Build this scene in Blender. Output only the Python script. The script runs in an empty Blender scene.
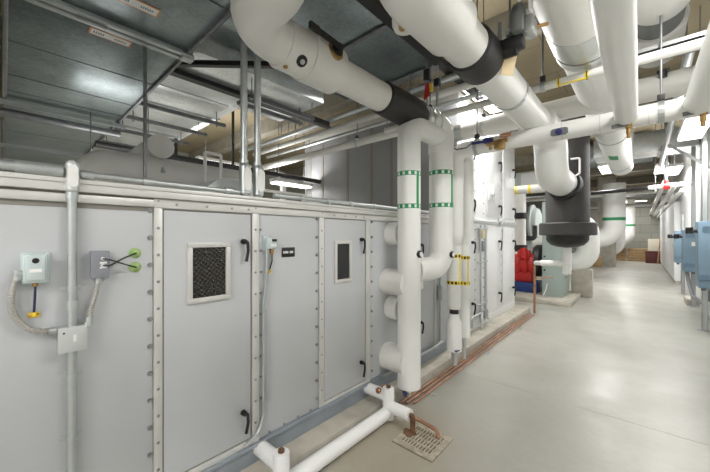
import bpy, bmesh, math, random
from mathutils import Vector, Matrix
random.seed(7)
SC = bpy.context.scene
COL = SC.collection
PI = math.pi
V = Vector

# ------------------------------------------------------------------ camera
CAM = V((0, 0, 1.6)); TH = math.radians(42.05); F = 316.0
FWD = V((-math.sin(TH), math.cos(TH), 0)); RGT = V((math.cos(TH), math.sin(TH), 0))
cd = bpy.data.cameras.new('camera'); cam = bpy.data.objects.new('camera', cd); COL.objects.link(cam)
cam.location = CAM; cam.rotation_euler = (PI / 2, 0, TH)
cd.sensor_width = 36; cd.lens = 36 * F / 710; cd.clip_start = 0.05; cd.clip_end = 100
SC.camera = cam
SC.view_settings.view_transform = 'Standard'; SC.view_settings.look = 'None'
SC.view_settings.gamma = 1; SC.view_settings.use_curve_mapping = False
SC.view_settings.exposure = -0.84

def P(px, py, X=None, Y=None, Z=None):
    """the point of the place that the photo shows at a pixel, on a plane X=, Y= or Z="""
    r = FWD + RGT * ((px - 355) / F) + V((0, 0, 1)) * ((236 - py) / F)
    t = X / r.x if X is not None else Y / r.y if Y is not None else (Z - CAM.z) / r.z
    return CAM + r * t

# ------------------------------------------------------------------ materials
M = {}
def mat(name, col, rough=.5, metal=0.0, noise=0.0, scale=6.0, bump=0.0, bscale=40.0, col2=None, spec=.5, emit=0.0):
    m = bpy.data.materials.new(name); m.use_nodes = True
    nt = m.node_tree; b = nt.nodes['Principled BSDF']
    b.inputs['Base Color'].default_value = (*col, 1); b.inputs['Roughness'].default_value = rough
    b.inputs['Metallic'].default_value = metal; b.inputs['Specular IOR Level'].default_value = spec
    tc = nt.nodes.new('ShaderNodeTexCoord')
    if noise or col2:
        n = nt.nodes.new('ShaderNodeTexNoise'); n.inputs['Scale'].default_value = scale; n.inputs['Detail'].default_value = 5
        nt.links.new(tc.outputs['Object'], n.inputs['Vector'])
        r = nt.nodes.new('ShaderNodeValToRGB')
        c2 = col2 or tuple(max(0, c * (1 - noise)) for c in col)
        r.color_ramp.elements[0].color = (*c2, 1); r.color_ramp.elements[0].position = .35
        r.color_ramp.elements[1].color = (*col, 1); r.color_ramp.elements[1].position = .62
        nt.links.new(n.outputs['Fac'], r.inputs['Fac']); nt.links.new(r.outputs['Color'], b.inputs['Base Color'])
    if bump:
        n2 = nt.nodes.new('ShaderNodeTexNoise'); n2.inputs['Scale'].default_value = bscale
        nt.links.new(tc.outputs['Object'], n2.inputs['Vector'])
        bp = nt.nodes.new('ShaderNodeBump'); bp.inputs['Strength'].default_value = bump; bp.inputs['Distance'].default_value = .01
        nt.links.new(n2.outputs['Fac'], bp.inputs['Height']); nt.links.new(bp.outputs['Normal'], b.inputs['Normal'])
    if emit:
        b.inputs['Emission Color'].default_value = (*col, 1); b.inputs['Emission Strength'].default_value = emit
    M[name] = m
    return m

def galvanized(name, col, rough, metal, cells=9, lo=.68, hi=1.18, bmp=.12):
    m = mat(name, col, rough, metal); nt = m.node_tree; b = nt.nodes['Principled BSDF']
    tc = nt.nodes.new('ShaderNodeTexCoord')
    v = nt.nodes.new('ShaderNodeTexVoronoi'); v.inputs['Scale'].default_value = cells * 6
    n = nt.nodes.new('ShaderNodeTexNoise'); n.inputs['Scale'].default_value = 2.2; n.inputs['Detail'].default_value = 6
    nt.links.new(tc.outputs['Object'], v.inputs['Vector']); nt.links.new(tc.outputs['Object'], n.inputs['Vector'])
    mx = nt.nodes.new('ShaderNodeMath'); mx.operation = 'MULTIPLY_ADD'; mx.inputs[1].default_value = .25
    nt.links.new(v.outputs['Color'], mx.inputs[0]); nt.links.new(n.outputs['Fac'], mx.inputs[2])
    r = nt.nodes.new('ShaderNodeValToRGB')
    r.color_ramp.elements[0].position = .3; r.color_ramp.elements[0].color = (*[c * lo for c in col], 1)
    r.color_ramp.elements[1].position = .85; r.color_ramp.elements[1].color = (*[min(1, c * hi) for c in col], 1)
    nt.links.new(mx.outputs[0], r.inputs['Fac']); nt.links.new(r.outputs['Color'], b.inputs['Base Color'])
    bp = nt.nodes.new('ShaderNodeBump'); bp.inputs['Strength'].default_value = bmp; bp.inputs['Distance'].default_value = .02
    nt.links.new(n.outputs['Fac'], bp.inputs['Height']); nt.links.new(bp.outputs['Normal'], b.inputs['Normal'])

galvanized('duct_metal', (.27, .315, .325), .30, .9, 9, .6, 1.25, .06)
galvanized('duct_lit', (.84, .87, .88), .28, .5, 9, .7, 1.15, .10)  # light falling on these ducts is put into a paler base colour
galvanized('galv', (.55, .58, .58), .38, .75, 20, .88, 1.06, .02)
galvanized('silver_band', (.62, .64, .63), .28, .9, 20, .85, 1.1, .03)
mat('jacket', (.80, .79, .75), .42, noise=.05, scale=3, bump=.12, bscale=9)
mat('jacket_white', (.89, .89, .86), .38, noise=.03, scale=4, bump=.06, bscale=12)
mat('duct_jacket', (.72, .72, .69), .6, noise=.06, scale=3)
mat('pvc', (.86, .86, .85), .3)
mat('panel', (.535, .55, .565), .42, noise=.02, scale=3)
mat('panel_far', (.84, .85, .85), .38, noise=.02, scale=3)
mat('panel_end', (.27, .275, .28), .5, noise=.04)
mat('frame_alu', (.68, .675, .645), .35, .25, noise=.06, scale=8)
mat('gasket_and_shade', (.24, .225, .20), .7)
mat('rail_blue', (.33, .37, .42), .4, .25, noise=.12, scale=7)
mat('bolt_metal', (.36, .36, .37), .35, .8)
mat('black_plastic', (.012, .012, .013), .38)
mat('black_wrap', (.018, .017, .017), .5, noise=.3, scale=12, bump=.2, bscale=20)
mat('tank_foam', (.048, .045, .044), .62, noise=.2, scale=5, col2=(.058, .054, .053), bump=.1, bscale=30)
mat('dark_steel', (.055, .055, .057), .5, .5)
mat('strut', (.28, .29, .30), .42, .7, noise=.2, scale=14)
mat('copper', (.50, .27, .17), .38, .8, noise=.35, scale=9)
mat('brass', (.52, .33, .13), .35, .85, noise=.3, scale=20)
mat('rust', (.20, .10, .05), .75, noise=.5, scale=16)
mat('red_paint', (.62, .03, .025), .35)
mat('blue_paint', (.02, .05, .22), .4)
mat('blue_dark', (.03, .035, .16), .35)
mat('drive_blue', (.20, .30, .39), .4, noise=.03)
mat('drive_blue_dark', (.13, .21, .29), .45)
mat('panel_green', (.36, .43, .40), .45, noise=.04)
mat('sensor_grey', (.56, .64, .64), .35, .15)
mat('box_grey', (.24, .25, .28), .42)
mat('box_metal', (.60, .62, .61), .38, .35)
mat('flex', (.62, .60, .57), .3, .75)
mat('cable_black', (.015, .015, .02), .5)
mat('cable_blue', (.02, .025, .07), .5)
mat('yellow', (.80, .56, .05), .5)
mat('yellow_band', (.92, .70, .03), .45)
mat('green_band', (.02, .30, .11), .5)
mat('green_cap', (.25, .42, .12), .35, .2, noise=.4, scale=30, col2=(.42, .50, .25))
mat('white_label', (.85, .85, .83), .5)
mat('orange', (.75, .30, .10), .5)
mat('tag_manila', (.62, .50, .30), .7)
mat('glass_red', (.25, .03, .03), .3)
mat('grate_iron', (.50, .44, .34), .6, .1, noise=.3, scale=20)
mat('grate_shade', (.05, .04, .03), .9)
mat('cardboard', (.46, .31, .16), .8, noise=.2, scale=8)
mat('maroon', (.11, .028, .025), .6)
mat('cream_board', (.74, .70, .56), .7)
mat('wood', (.38, .22, .10), .6, noise=.3, scale=10)
mat('motor_grey', (.20, .21, .21), .45, .3)
mat('machine_grey', (.50, .55, .54), .45)
mat('wall_white', (.80, .80, .79), .55, noise=.03, scale=2)
mat('wall_cabinet', (.90, .91, .92), .4)
mat('pad_concrete', (.50, .47, .40), .8, noise=.25, scale=5, bump=.3, bscale=30)
mat('beam_concrete', (.26, .24, .19), .85, noise=.2, scale=4)
mat('diffuser', (1, .985, .94), .5, emit=9.0)

# window panes: unlit interior painted as opaque dark colour, with a diagonal wire lattice
def lattice(name, dark, line):
    m = mat(name, dark, .12); nt = m.node_tree; b = nt.nodes['Principled BSDF']
    tc = nt.nodes.new('ShaderNodeTexCoord'); mp = nt.nodes.new('ShaderNodeMapping')
    mp.inputs['Rotation'].default_value = (math.radians(38), 0, 0)
    nt.links.new(tc.outputs['Object'], mp.inputs['Vector'])
    w1 = nt.nodes.new('ShaderNodeTexWave'); w1.bands_direction = 'Y'; w1.inputs['Scale'].default_value = 16
    w2 = nt.nodes.new('ShaderNodeTexWave'); w2.bands_direction = 'Z'; w2.inputs['Scale'].default_value = 16
    for w in (w1, w2): nt.links.new(mp.outputs['Vector'], w.inputs['Vector'])
    mx = nt.nodes.new('ShaderNodeMath'); mx.operation = 'MAXIMUM'
    nt.links.new(w1.outputs['Fac'], mx.inputs[0]); nt.links.new(w2.outputs['Fac'], mx.inputs[1])
    r = nt.nodes.new('ShaderNodeValToRGB')
    r.color_ramp.elements[0].position = .86; r.color_ramp.elements[0].color = (*dark, 1)
    r.color_ramp.elements[1].position = .97; r.color_ramp.elements[1].color = (*line, 1)
    nt.links.new(mx.outputs[0], r.inputs['Fac']); nt.links.new(r.outputs['Color'], b.inputs['Base Color'])
lattice('wired_glass', (.008, .009, .010), (.075, .065, .05))
mat('dim_inside_pane', (.02, .022, .022), .06)  # plain pane, the unlit inside painted in as its dark colour

def floor_material():
    m = mat('floor_concrete', (.5, .5, .45), .3); nt = m.node_tree; b = nt.nodes['Principled BSDF']
    tc = nt.nodes.new('ShaderNodeTexCoord'); L = nt.links.new
    def noise(scale, detail, d=0):
        n = nt.nodes.new('ShaderNodeTexNoise'); n.inputs['Scale'].default_value = scale
        n.inputs['Detail'].default_value = detail; n.inputs['Distortion'].default_value = d
        L(tc.outputs['Object'], n.inputs['Vector']); return n
    def rng(src, a0, a1, b0, b1):
        r = nt.nodes.new('ShaderNodeMapRange'); r.interpolation_type = 'SMOOTHSTEP'
        for i, v in enumerate((a0, a1, b0, b1)): r.inputs[i + 1].default_value = v
        L(src, r.inputs[0]); return r.outputs[0]
    def mix(fac, A, B):
        x = nt.nodes.new('ShaderNodeMix'); x.data_type = 'RGBA'
        L(fac, x.inputs[0])
        for sock, val in ((x.inputs[6], A), (x.inputs[7], B)):
            if isinstance(val, tuple): sock.default_value = (*val, 1)
            else: L(val, sock)
        return x.outputs[2]
    big, mid, fine = noise(.5, 2), noise(1.9, 5, .3), noise(18, 3)
    c = mix(rng(big.outputs['Fac'], .3, .7, 0, 1), (.41, .41, .365), (.475, .475, .435))
    c = mix(rng(mid.outputs['Fac'], .2, .8, 0, .6), c, (.335, .325, .275))
    c = mix(rng(fine.outputs['Fac'], .2, .9, 0, .25), c, (.30, .29, .25))
    # brownish mineral stain that spreads from the floor drain
    d = nt.nodes.new('ShaderNodeVectorMath'); d.operation = 'DISTANCE'; d.inputs[1].default_value = (-1.5, 2.0, 0)
    L(tc.outputs['Object'], d.inputs[0])
    ad = nt.nodes.new('ShaderNodeMath'); ad.operation = 'MULTIPLY_ADD'; ad.inputs[1].default_value = 1.1
    L(mid.outputs['Fac'], ad.inputs[0]); L(d.outputs['Value'], ad.inputs[2])
    c = mix(rng(ad.outputs[0], .75, 1.5, .55, 0), c, (.33, .265, .17))
    L(c, b.inputs['Base Color'])
    L(rng(mid.outputs['Fac'], .1, .9, .27, .42), b.inputs['Roughness'])
floor_material()

def block_wall(name, c1, c2, mortar, sx, sz, axis):
    m = mat(name, c1, .75); nt = m.node_tree; b = nt.nodes['Principled BSDF']
    tc = nt.nodes.new('ShaderNodeTexCoord'); sp = nt.nodes.new('ShaderNodeSeparateXYZ'); cb = nt.nodes.new('ShaderNodeCombineXYZ')
    nt.links.new(tc.outputs['Object'], sp.inputs[0]); nt.links.new(sp.outputs[axis], cb.inputs[0]); nt.links.new(sp.outputs['Z'], cb.inputs[1])
    k = nt.nodes.new('ShaderNodeTexBrick'); k.inputs['Color1'].default_value = (*c1, 1); k.inputs['Color2'].default_value = (*c2, 1)
    k.inputs['Mortar'].default_value = (*mortar, 1); k.inputs['Scale'].default_value = 1
    k.inputs['Brick Width'].default_value = sx; k.inputs['Row Height'].default_value = sz; k.inputs['Mortar Size'].default_value = .012
    nt.links.new(cb.outputs[0], k.inputs['Vector']); nt.links.new(k.outputs['Color'], b.inputs['Base Color'])
block_wall('wall_block', (.42, .42, .37), (.48, .48, .43), (.24, .24, .21), 1.2, .6, 'X')
block_wall('wall_block_left', (.33, .34, .30), (.38, .385, .34), (.27, .27, .24), 1.2, .6, 'Y')
block_wall('deck', (.205, .17, .105), (.235, .195, .12), (.15, .12, .075), 2.4, 1.2, 'X')

# deck boards run on the ceiling: use X and Y
_nt = M['deck'].node_tree
for l in list(_nt.links):
    if l.from_node.type == 'SEPXYZ' and l.from_socket.name == 'Z':
        s = l.to_socket; src = l.from_node; _nt.links.remove(l); _nt.links.new(src.outputs['Y'], s)

# ------------------------------------------------------------------ mesh builder
class MB:
    def __init__(s): s.bm = bmesh.new()
    def box(s, lo, hi, bev=0.0, rot=None):
        lo, hi = V(lo), V(hi); c = (lo + hi) / 2; d = hi - lo
        r = bmesh.ops.create_cube(s.bm, size=1)
        vs = r['verts']
        for v in vs: v.co = V((v.co.x * d.x, v.co.y * d.y, v.co.z * d.z))
        if bev:
            es = list({e for v in vs for e in v.link_edges})
            g = bmesh.ops.bevel(s.bm, geom=es, offset=bev, segments=2, affect='EDGES', profile=.5)
            vs = list({v for f in g['faces'] for v in f.verts} | {v for v in vs if v.is_valid})
        for v in vs:
            if rot: v.co = rot @ v.co
            v.co += c
        return s
    def bar(s, a, b, w, h, up=(0, 0, 1)):
        """a rectangular bar from a to b, w wide and h high"""
        a, b = V(a), V(b); d = (b - a).normalized(); u = V(up)
        sd = d.cross(u)
        if sd.length < 1e-4: sd = d.cross(V((1, 0, 0)))
        sd.normalize(); u = sd.cross(d).normalized()
        q = [[s.bm.verts.new(p + sd * (w / 2 * i) + u * (h / 2 * j)) for i, j in ((-1, -1), (1, -1), (1, 1), (-1, 1))] for p in (a, b)]
        for i in range(4):
            s.bm.faces.new((q[0][i], q[0][(i + 1) % 4], q[1][(i + 1) % 4], q[1][i]))
        s.bm.faces.new(q[0][::-1]); s.bm.faces.new(q[1])
        return s
    def rings(s, pts, rad, seg=24, cap=True, tang=None):
        n = len(pts); T = []
        for i in range(n):
            a = pts[max(i - 1, 0)]; b = pts[min(i + 1, n - 1)]
            d = (b - a)
            T.append(tang[i] if tang else (d.normalized() if d.length > 1e-9 else (T[-1] if T else V((0, 0, 1)))))
        u = T[0].orthogonal().normalized(); R = []
        for i in range(n):
            u = (u - T[i] * u.dot(T[i]))
            u = u.normalized() if u.length > 1e-6 else T[i].orthogonal().normalized()
            w = T[i].cross(u)
            R.append([s.bm.verts.new(pts[i] + (u * math.cos(2 * PI * k / seg) + w * math.sin(2 * PI * k / seg)) * rad[i]) for k in range(seg)])
        for i in range(n - 1):
            for k in range(seg):
                s.bm.faces.new((R[i][k], R[i][(k + 1) % seg], R[i + 1][(k + 1) % seg], R[i + 1][k]))
        if cap:
            s.bm.faces.new(R[0][::-1]); s.bm.faces.new(R[-1])
        return s
    def tube(s, pts, r, bend=0.0, seg=24, cap=True):
        pts = [V(p) for p in pts]; out = [pts[0]]
        for i in range(1, len(pts) - 1):
            a, b, c = pts[i - 1], pts[i], pts[i + 1]
            d1 = (b - a).normalized(); d2 = (c - b).normalized(); ang = d1.angle(d2)
            if ang < .02 or not bend: out.append(b); continue
            L = min(bend * math.tan(ang / 2), (b - a).length * .49, (c - b).length * .49)
            R = L / math.tan(ang / 2); st = b - d1 * L
            nrm = (d2 - d1 * d1.dot(d2)).normalized(); ctr = st + nrm * R
            k = max(4, int(ang / .16))
            for j in range(k + 1):
                t = ang * j / k
                out.append(ctr - nrm * R * math.cos(t) + d1 * R * math.sin(t))
        out.append(pts[-1])
        return s.rings(out, [r] * len(out), seg, cap)
    def cyl(s, a, b, r, seg=24, r2=None):
        return s.rings([V(a), V(b)], [r, r if r2 is None else r2], seg)
    def lathe(s, base, axis, prof, seg=28):
        """prof: (distance along axis, radius)"""
        base, ax = V(base), V(axis).normalized()
        return s.rings([base + ax * d for d, r in prof], [max(r, 1e-4) for d, r in prof], seg, True, [ax] * len(prof))
    def ball(s, c, r, seg=16):
        bmesh.ops.create_uvsphere(s.bm, u_segments=seg, v_segments=seg // 2, radius=r, matrix=Matrix.Translation(V(c))); return s
    def poly(s, pts, ext):
        """a flat outline pushed along the vector ext"""
        e = V(ext); a = [s.bm.verts.new(V(p)) for p in pts]; b = [s.bm.verts.new(V(p) + e) for p in pts]; n = len(a)
        s.bm.faces.new(a[::-1]); s.bm.faces.new(b)
        for i in range(n): s.bm.faces.new((a[i], a[(i + 1) % n], b[(i + 1) % n], b[i]))
        return s
    def build(s, name, m, parent=None, smooth=True):
        bmesh.ops.recalc_face_normals(s.bm, faces=s.bm.faces)
        me = bpy.data.meshes.new(name)
        org = V((0, 0, 0))
        s.bm.to_mesh(me); s.bm.free()
        me.materials.append(M[m] if isinstance(m, str) else m)
        if smooth:
            me.shade_smooth(); me.set_sharp_from_angle(angle=math.radians(38))
        o = bpy.data.objects.new(name, me); COL.objects.link(o)
        if parent: o.parent = parent
        return o

def tag(o, label, cat, group=None, kind=None):
    if label: o['label'] = label
    if cat: o['category'] = cat
    if group: o['group'] = group
    if kind: o['kind'] = kind
    return o
def thing(name, label, cat, group=None, loc=(0, 0, 0)):
    o = bpy.data.objects.new(name, None); COL.objects.link(o); o.empty_display_size = .1
    o.location = loc
    return tag(o, label, cat, group)
def struct(name, mb, m):
    o = mb.build(name, m); o['kind'] = 'structure'; return o
def copy_tree(o, parent=None):
    c = o.copy(); COL.objects.link(c)
    if parent: c.parent = parent
    for ch in list(o.children): copy_tree(ch, c)
    return c

# ------------------------------------------------------------------ the room
XL, XR, YN, YF, ZC = -13.0, 1.0, -4.0, 30.5, 4.8
struct('floor', MB().box((XL, YN, -.12), (XR, YF, 0)), 'floor_concrete')
struct('ceiling', MB().box((XL, YN, ZC), (XR, YF, ZC + .15)), 'deck')
for i, y in enumerate((3.6, 7.9, 12.4, 17.0)):
    struct('trim_%d' % (i + 11), MB().box((-1.69, y - .003, 0), (XR, y + .003, .0012)), 'pad_concrete')
struct('wall_left', MB().box((XL - .2, YN, -.12), (XL, YF, ZC + .15)), 'wall_block_left')
struct('wall_right', MB().box((XR, YN, -.12), (XR + .2, YF, ZC + .15)), 'wall_white')
struct('wall_back', MB().box((XL, YF, -.12), (XR, YF + .2, ZC + .15)), 'wall_block')
struct('wall_front', MB().box((XL, YN - .2, -.12), (XR, YN, ZC + .15)), 'wall_white')
for i, y in enumerate((4.9, 9.4, 13.9, 18.4, 22.9, 27.4)):
    struct('trim_%d' % (i + 1), MB().box((XL, y - .12, ZC - .38), (XR, y + .12, ZC)), 'beam_concrete')
struct('trim_7', MB().box((-1.72, 21.7, 2.3), (-.95, 22.0, ZC)).box((-1.72, 21.7, 0), (-.95, 22.0, 2.3)), 'pad_concrete')

# housekeeping pad under the air handlers
struct('concrete_pad', MB().box((-5.6, -3.9, 0), (-1.70, 7.35, .12), .008), 'pad_concrete')

# ------------------------------------------------------------------ near air handler
XA = -1.87
ah = thing('air_handler', 'long grey air handling unit with two windowed doors on a concrete pad', 'air handler', loc=(0, 0, 0))
MB().box((-4.1, -2.2, .26), (XA, 4.43, 1.83)).build('casing', 'panel', ah)
MB().box((-4.1, -2.2, .12), (XA + .004, 4.43, .26), .004).box((XA, -2.2, .235), (XA + .03, 4.43, .26), .003).build('base_rail', 'rail_blue', ah)
MB().box((-4.1, -2.2, 1.83), (XA + .045, 4.43, 1.85), .003).box((XA, -2.2, 1.795), (XA + .04, 4.43, 1.83), .004).build('roof_lip', 'frame_alu', ah)
MB().box((XA, -2.2, 1.748), (XA + .022, .514, 1.785), .003).build('top_rail', 'frame_alu', ah)
MB().box((XA, .514, 1.745), (XA + .02, 4.43, 1.793), .003).build('top_rail', 'frame_alu', ah)
MB().box((XA, -2.2, 1.785), (XA + .012, .514, 1.795)).box((XA, -2.2, 1.725), (XA + .008, .514, 1.748)).build('gasket_and_shade', 'gasket_and_shade', ah)  # joint line, and a dark strip painting the shadow under the rail
for y0, y1 in ((.514, .553), (1.068, 1.117), (1.641, 1.69), (2.205, 2.262), (2.86, 2.91), (3.5, 3.55)):
    MB().box((XA, y0, .26), (XA + .018, y1, 1.745), .003).build('frame_post', 'frame_alu', ah)
MB().box((XA, .553, .26), (XA + .018, 1.068, .296), .003).build('sill_rail', 'frame_alu', ah)
MB().box((XA, 1.69, .26), (XA + .018, 2.205, .285), .003).build('sill_rail', 'frame_alu', ah)
# plain panels between the posts
for y0, y1 in ((-2.2, .514), (1.117, 1.641), (2.262, 2.86), (2.91, 3.5), (3.55, 4.43)):
    MB().box((XA, y0 + .004, .262), (XA + .006, y1 - .004, 1.744), .002).build('panel', 'panel', ah)

def handle(parent, y, z, x, s=1.0, down=1):
    h = MB()
    h.cyl((x, y, z), (x + .022 * s, y, z), .017 * s, 16)
    h.tube([(x + .03 * s, y - .002, z + .004 * s), (x + .034 * s, y + .014 * s, z - .004), (x + .034 * s, y + .017 * s, z - .06 * s), (x + .026 * s, y + .008 * s, z - .125 * s)], .0095 * s, .02 * s, 12)
    h.cyl((x + .015 * s, y, z), (x + .036 * s, y, z), .013 * s, 14)
    return h.build('handle', 'black_plastic', parent)

def door(y0, y1, z0, z1, wy0, wy1, wz0, wz1, hy, hz, glass):
    d = MB().box((XA, y0, z0), (XA + .014, y1, z1), .004).build('access_door', 'panel', ah)
    g = MB(); t = .006
    for a, b in (((y0 - t, z0 - t), (y1 + t, z0)), ((y0 - t, z1), (y1 + t, z1 + t)), ((y0 - t, z0), (y0, z1)), ((y1, z0), (y1 + t, z1))):
        g.box((XA, a[0], a[1]), (XA + .010, b[0], b[1]))
    g.build('door_gasket', 'gasket_and_shade', d)
    fr = MB(); w = .028; x0, x1 = XA + .012, XA + .030
    fr.box((x0, wy0, wz0), (x1, wy1, wz0 + w), .004).box((x0, wy0, wz1 - w), (x1, wy1, wz1), .004)
    fr.box((x0, wy0, wz0 + w), (x1, wy0 + w, wz1 - w), .004).box((x0, wy1 - w, wz0 + w), (x1, wy1, wz1 - w), .004)
    fr.build('window_frame', 'frame_alu', d)
    MB().box((XA + .010, wy0 + w - .004, wz0 + w - .004), (XA + .018, wy1 - w + .004, wz1 - w + .004)).build('window_glass', glass, d)
    for z in hz: handle(d, hy, z, XA + .014)
    return d
door(.560, 1.058, .305, 1.735, .672, .918, 1.222, 1.562, 1.005, (1.565, .49), 'wired_glass')
door(1.697, 2.196, .292, 1.737, 1.800, 2.005, 1.212, 1.562, 2.135, (1.568, .47), 'dim_inside_pane')
d3 = MB().box((XA, 2.93, .30), (XA + .014, 3.47, 1.735), .004).build('access_door', 'panel', ah)
handle(d3, 3.16, .62, XA + .014); handle(d3, 3.16, 1.5, XA + .014)

# bolts: one mesh, shared
bme = MB().cyl((0, 0, 0), (.010, 0, 0), .0085, 8).cyl((0, 0, 0), (.003, 0, 0), .013, 10)
bolt0 = bme.build('bolt', 'bolt_metal', ah)
first = True
def bolt(parent, x, y, z, sc=1.0):
    global first
    if first: o = bolt0; first = False
    else: o = bolt0.copy(); COL.objects.link(o)
    o.parent = parent; o.location = (x, y, z); o.scale = (sc, sc, sc)
for y, n, x, sc in ((.498, 11, .006, 1.0), (.533, 11, .018, .6), (1.09, 11, .018, .6), (1.135, 11, .006, .7), (1.622, 11, .006, 1.0), (1.665, 11, .018, .55), (2.3, 11, .006, 1.0)):
    for k in range(n):
        bolt(ah, XA + x, y, .34 + k * .139 + (.05 if sc < .8 else 0), sc)
for y in (.62, .78, .93, 1.04, 1.80, 1.93, 2.06, 2.17): bolt(ah, XA + .02, y, 1.768, .6)
for y in (1.2, 1.32, 1.44, 1.56): bolt(ah, XA + .006, y, .275, .7)
for y in (1.62, 1.72, 1.9, 2.1): bolt(ah, XA + .03, y, .247, .5)

# nameplate (its white lettering is too small in the photo to be read)
np_ = thing('nameplate', 'small black plate with two short white words on the grey panel', 'sign', loc=(XA + .006, 1.355, 1.485))
MB().box((0, -.056, -.034), (.004, .056, .034), .001).build('plate', 'black_plastic', np_)
l = MB()
for k, (w, a) in enumerate(((.011, -.044), (.010, -.032), (.010, -.021), (.009, -.010), (.010, .010), (.010, .021), (.009, .032))):
    l.box((.004, a, -.008), (.0048, a + w * .78, .008))
l.build('lettering', 'white_label', np_)

# ------------------------------------------------------------------ things fixed on the near air handler
def sideways(o, y0, y1, z0, z1): pass
# vertical conduit with its fitting and the run along the roof lip
vc = thing('conduit', 'steel conduit down the grey casing from fitting to below the frame', 'conduit', loc=(0, 0, 0))
YC = P(71, 300, X=XA).y
xc = XA + .032
MB().cyl((xc, YC, .13), (xc, YC, 1.80), .0165, 18).build('tube', 'galv', vc)
for z in (1.37, .99, .72):
    MB().box((XA + .006, YC - .036, z - .009), (XA + .010, YC + .036, z + .009), .001).cyl((xc, YC, z - .009), (xc, YC, z + .009), .0195, 18).build('strap', 'galv', vc)
for z in (1.28, 1.76): MB().cyl((xc, YC, z), (xc, YC, z + .04), .0215, 18).build('coupling', 'galv', vc)

def lb_fitting(p, h, w, m='box_metal', label='', group=None):
    t = thing('conduit_fitting', label, 'conduit fitting', group, loc=p)
    b = MB(); prof = []
    b.tube([(0, 0, 0), (0, 0, h * .22), (0, 0, h * .8), (0, 0, h)], w * .5, 0, 20)
    b.ball((0, 0, h), w * .5).ball((0, 0, h * .06), w * .5)
    b.build('body', m, t)
    c = MB()
    r = w * .36
    outl = []
    for k in range(9): a = PI * k / 8; outl.append((w * .44, -r * math.cos(a), h * .95 - r + r * math.sin(a) + .006))
    for k in range(9): a = PI * k / 8; outl.append((w * .44, r * math.cos(a), h * .10 + r - r * math.sin(a)))
    c.poly(outl, (w * .12, 0, 0)).build('cover', 'white_label', t)
    return t
lb_fitting((xc + .006, YC, 1.80), .105, .048, label='white capped conduit fitting where roof conduit meets the leftmost vertical conduit')
rc = thing('conduit', 'steel conduit along the air handler roof edge, left part', 'conduit', loc=(0, 0, 0))
MB().tube([(xc, -1.9, 1.877), (xc, YC - .03, 1.877)], .019, 0, 16).build('tube', 'galv', rc)
MB().cyl((xc, YC - .17, 1.877), (xc, YC - .03, 1.877), .027, 16).build('coupling', 'galv', rc)
rc2 = thing('conduit', 'thinner steel conduit along the roof edge right of the white capped fitting', 'conduit')
MB().tube([(xc, YC + .02, 1.874), (xc, .97, 1.870)], .013, 0, 14).build('tube', 'galv', rc2)
for y in (YC + .03, .46, .88): MB().cyl((xc, y, 1.872), (xc, y + .045, 1.872), .02, 14).build('coupling', 'galv', rc2)
rc3 = thing('conduit', 'steel conduit along the roof edge above the second windowed door', 'conduit')
MB().tube([(xc, 1.22, 1.875), (xc, 4.2, 1.875)], .018, 0, 14).build('tube', 'galv', rc3)
for y in (1.45, 1.72, 1.98, 2.3, 2.9, 3.6):
    MB().cyl((xc, y - .012, 1.875), (xc, y + .012, 1.875), .023, 14).box((xc - .02, y - .012, 1.85), (xc + .02, y + .012, 1.862)).build('clamp', 'galv', rc3)

# two conduits that drop from the ceiling onto the roof edge
for px, lab in ((244, 'left one of the two steel conduits dropping onto the roof edge'), (257.5, 'right one of the two steel conduits dropping onto the roof edge')):
    y = P(px, 200, X=XA - .02).y
    t = thing('conduit', lab, 'conduit')
    MB().cyl((XA - .02, y, 1.99), (XA - .02, y, ZC), .0215, 18).build('tube', 'galv', t)
    MB().cyl((XA - .02, y, 2.05), (XA - .02, y, 2.09), .027, 18).build('coupling', 'galv', t)
    lb_fitting((XA - .01, y, 1.872), .165, .070, 'galv', label='oval covered fitting under the ' + lab.split(' of')[0] + ' of two ceiling conduits')

# sensor box
sb = thing('pressure_sensor', 'pale grey sensor box with round black window left of the vertical conduit', 'sensor')
a = P(22, 252, X=XA); b = P(47, 282, X=XA); y0, y1, z0, z1 = a.y, b.y, 1.408, 1.530
MB().box((XA + .006, y0 - .004, z0 - .006), (XA + .016, y1 + .008, z1 + .002), .003).build('mount_plate', 'sensor_grey', sb)
MB().box((XA + .014, y0, z0), (XA + .05, y1, z1 - .003), .008).build('housing', 'sensor_grey', sb)
MB().box((XA + .048, y0 + .008, z0 + .012), (XA + .058, y1 - .008, z1 - .01), .004).build('cover', 'sensor_grey', sb)
yc = (y0 + y1) / 2
MB().cyl((XA + .056, yc, z1 - .030), (XA + .060, yc, z1 - .030), .011, 18).build('window', 'black_plastic', sb)
MB().box((XA + .057, yc - .018, z0 + .045), (XA + .059, yc + .018, z0 + .058)).build('label_plate', 'white_label', sb)
MB().cyl((XA + .03, yc, z0 - .014), (XA + .03, yc, z0 + .004), .009, 12).build('gland', 'brass', sb)
MB().cyl((XA + .03, y0 - .016, z0 + .04), (XA + .03, y0 + .004, z0 + .04), .016, 14).cyl((XA + .03, y0 - .012, z0 + .015), (XA + .03, y0 - .012, z0 + .055), .014, 14).build('connector', 'galv', sb)
cb = tag(MB().tube([(XA + .03, yc, z0 - .012), (XA + .028, yc - .001, z0 - .06), (XA + .016, yc - .003, 1.285)], .0042, .02, 10).build('sensor_cable', 'cable_blue'), 'short dark cable hanging from the pale sensor box to a yellow tag', 'cable')
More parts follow.
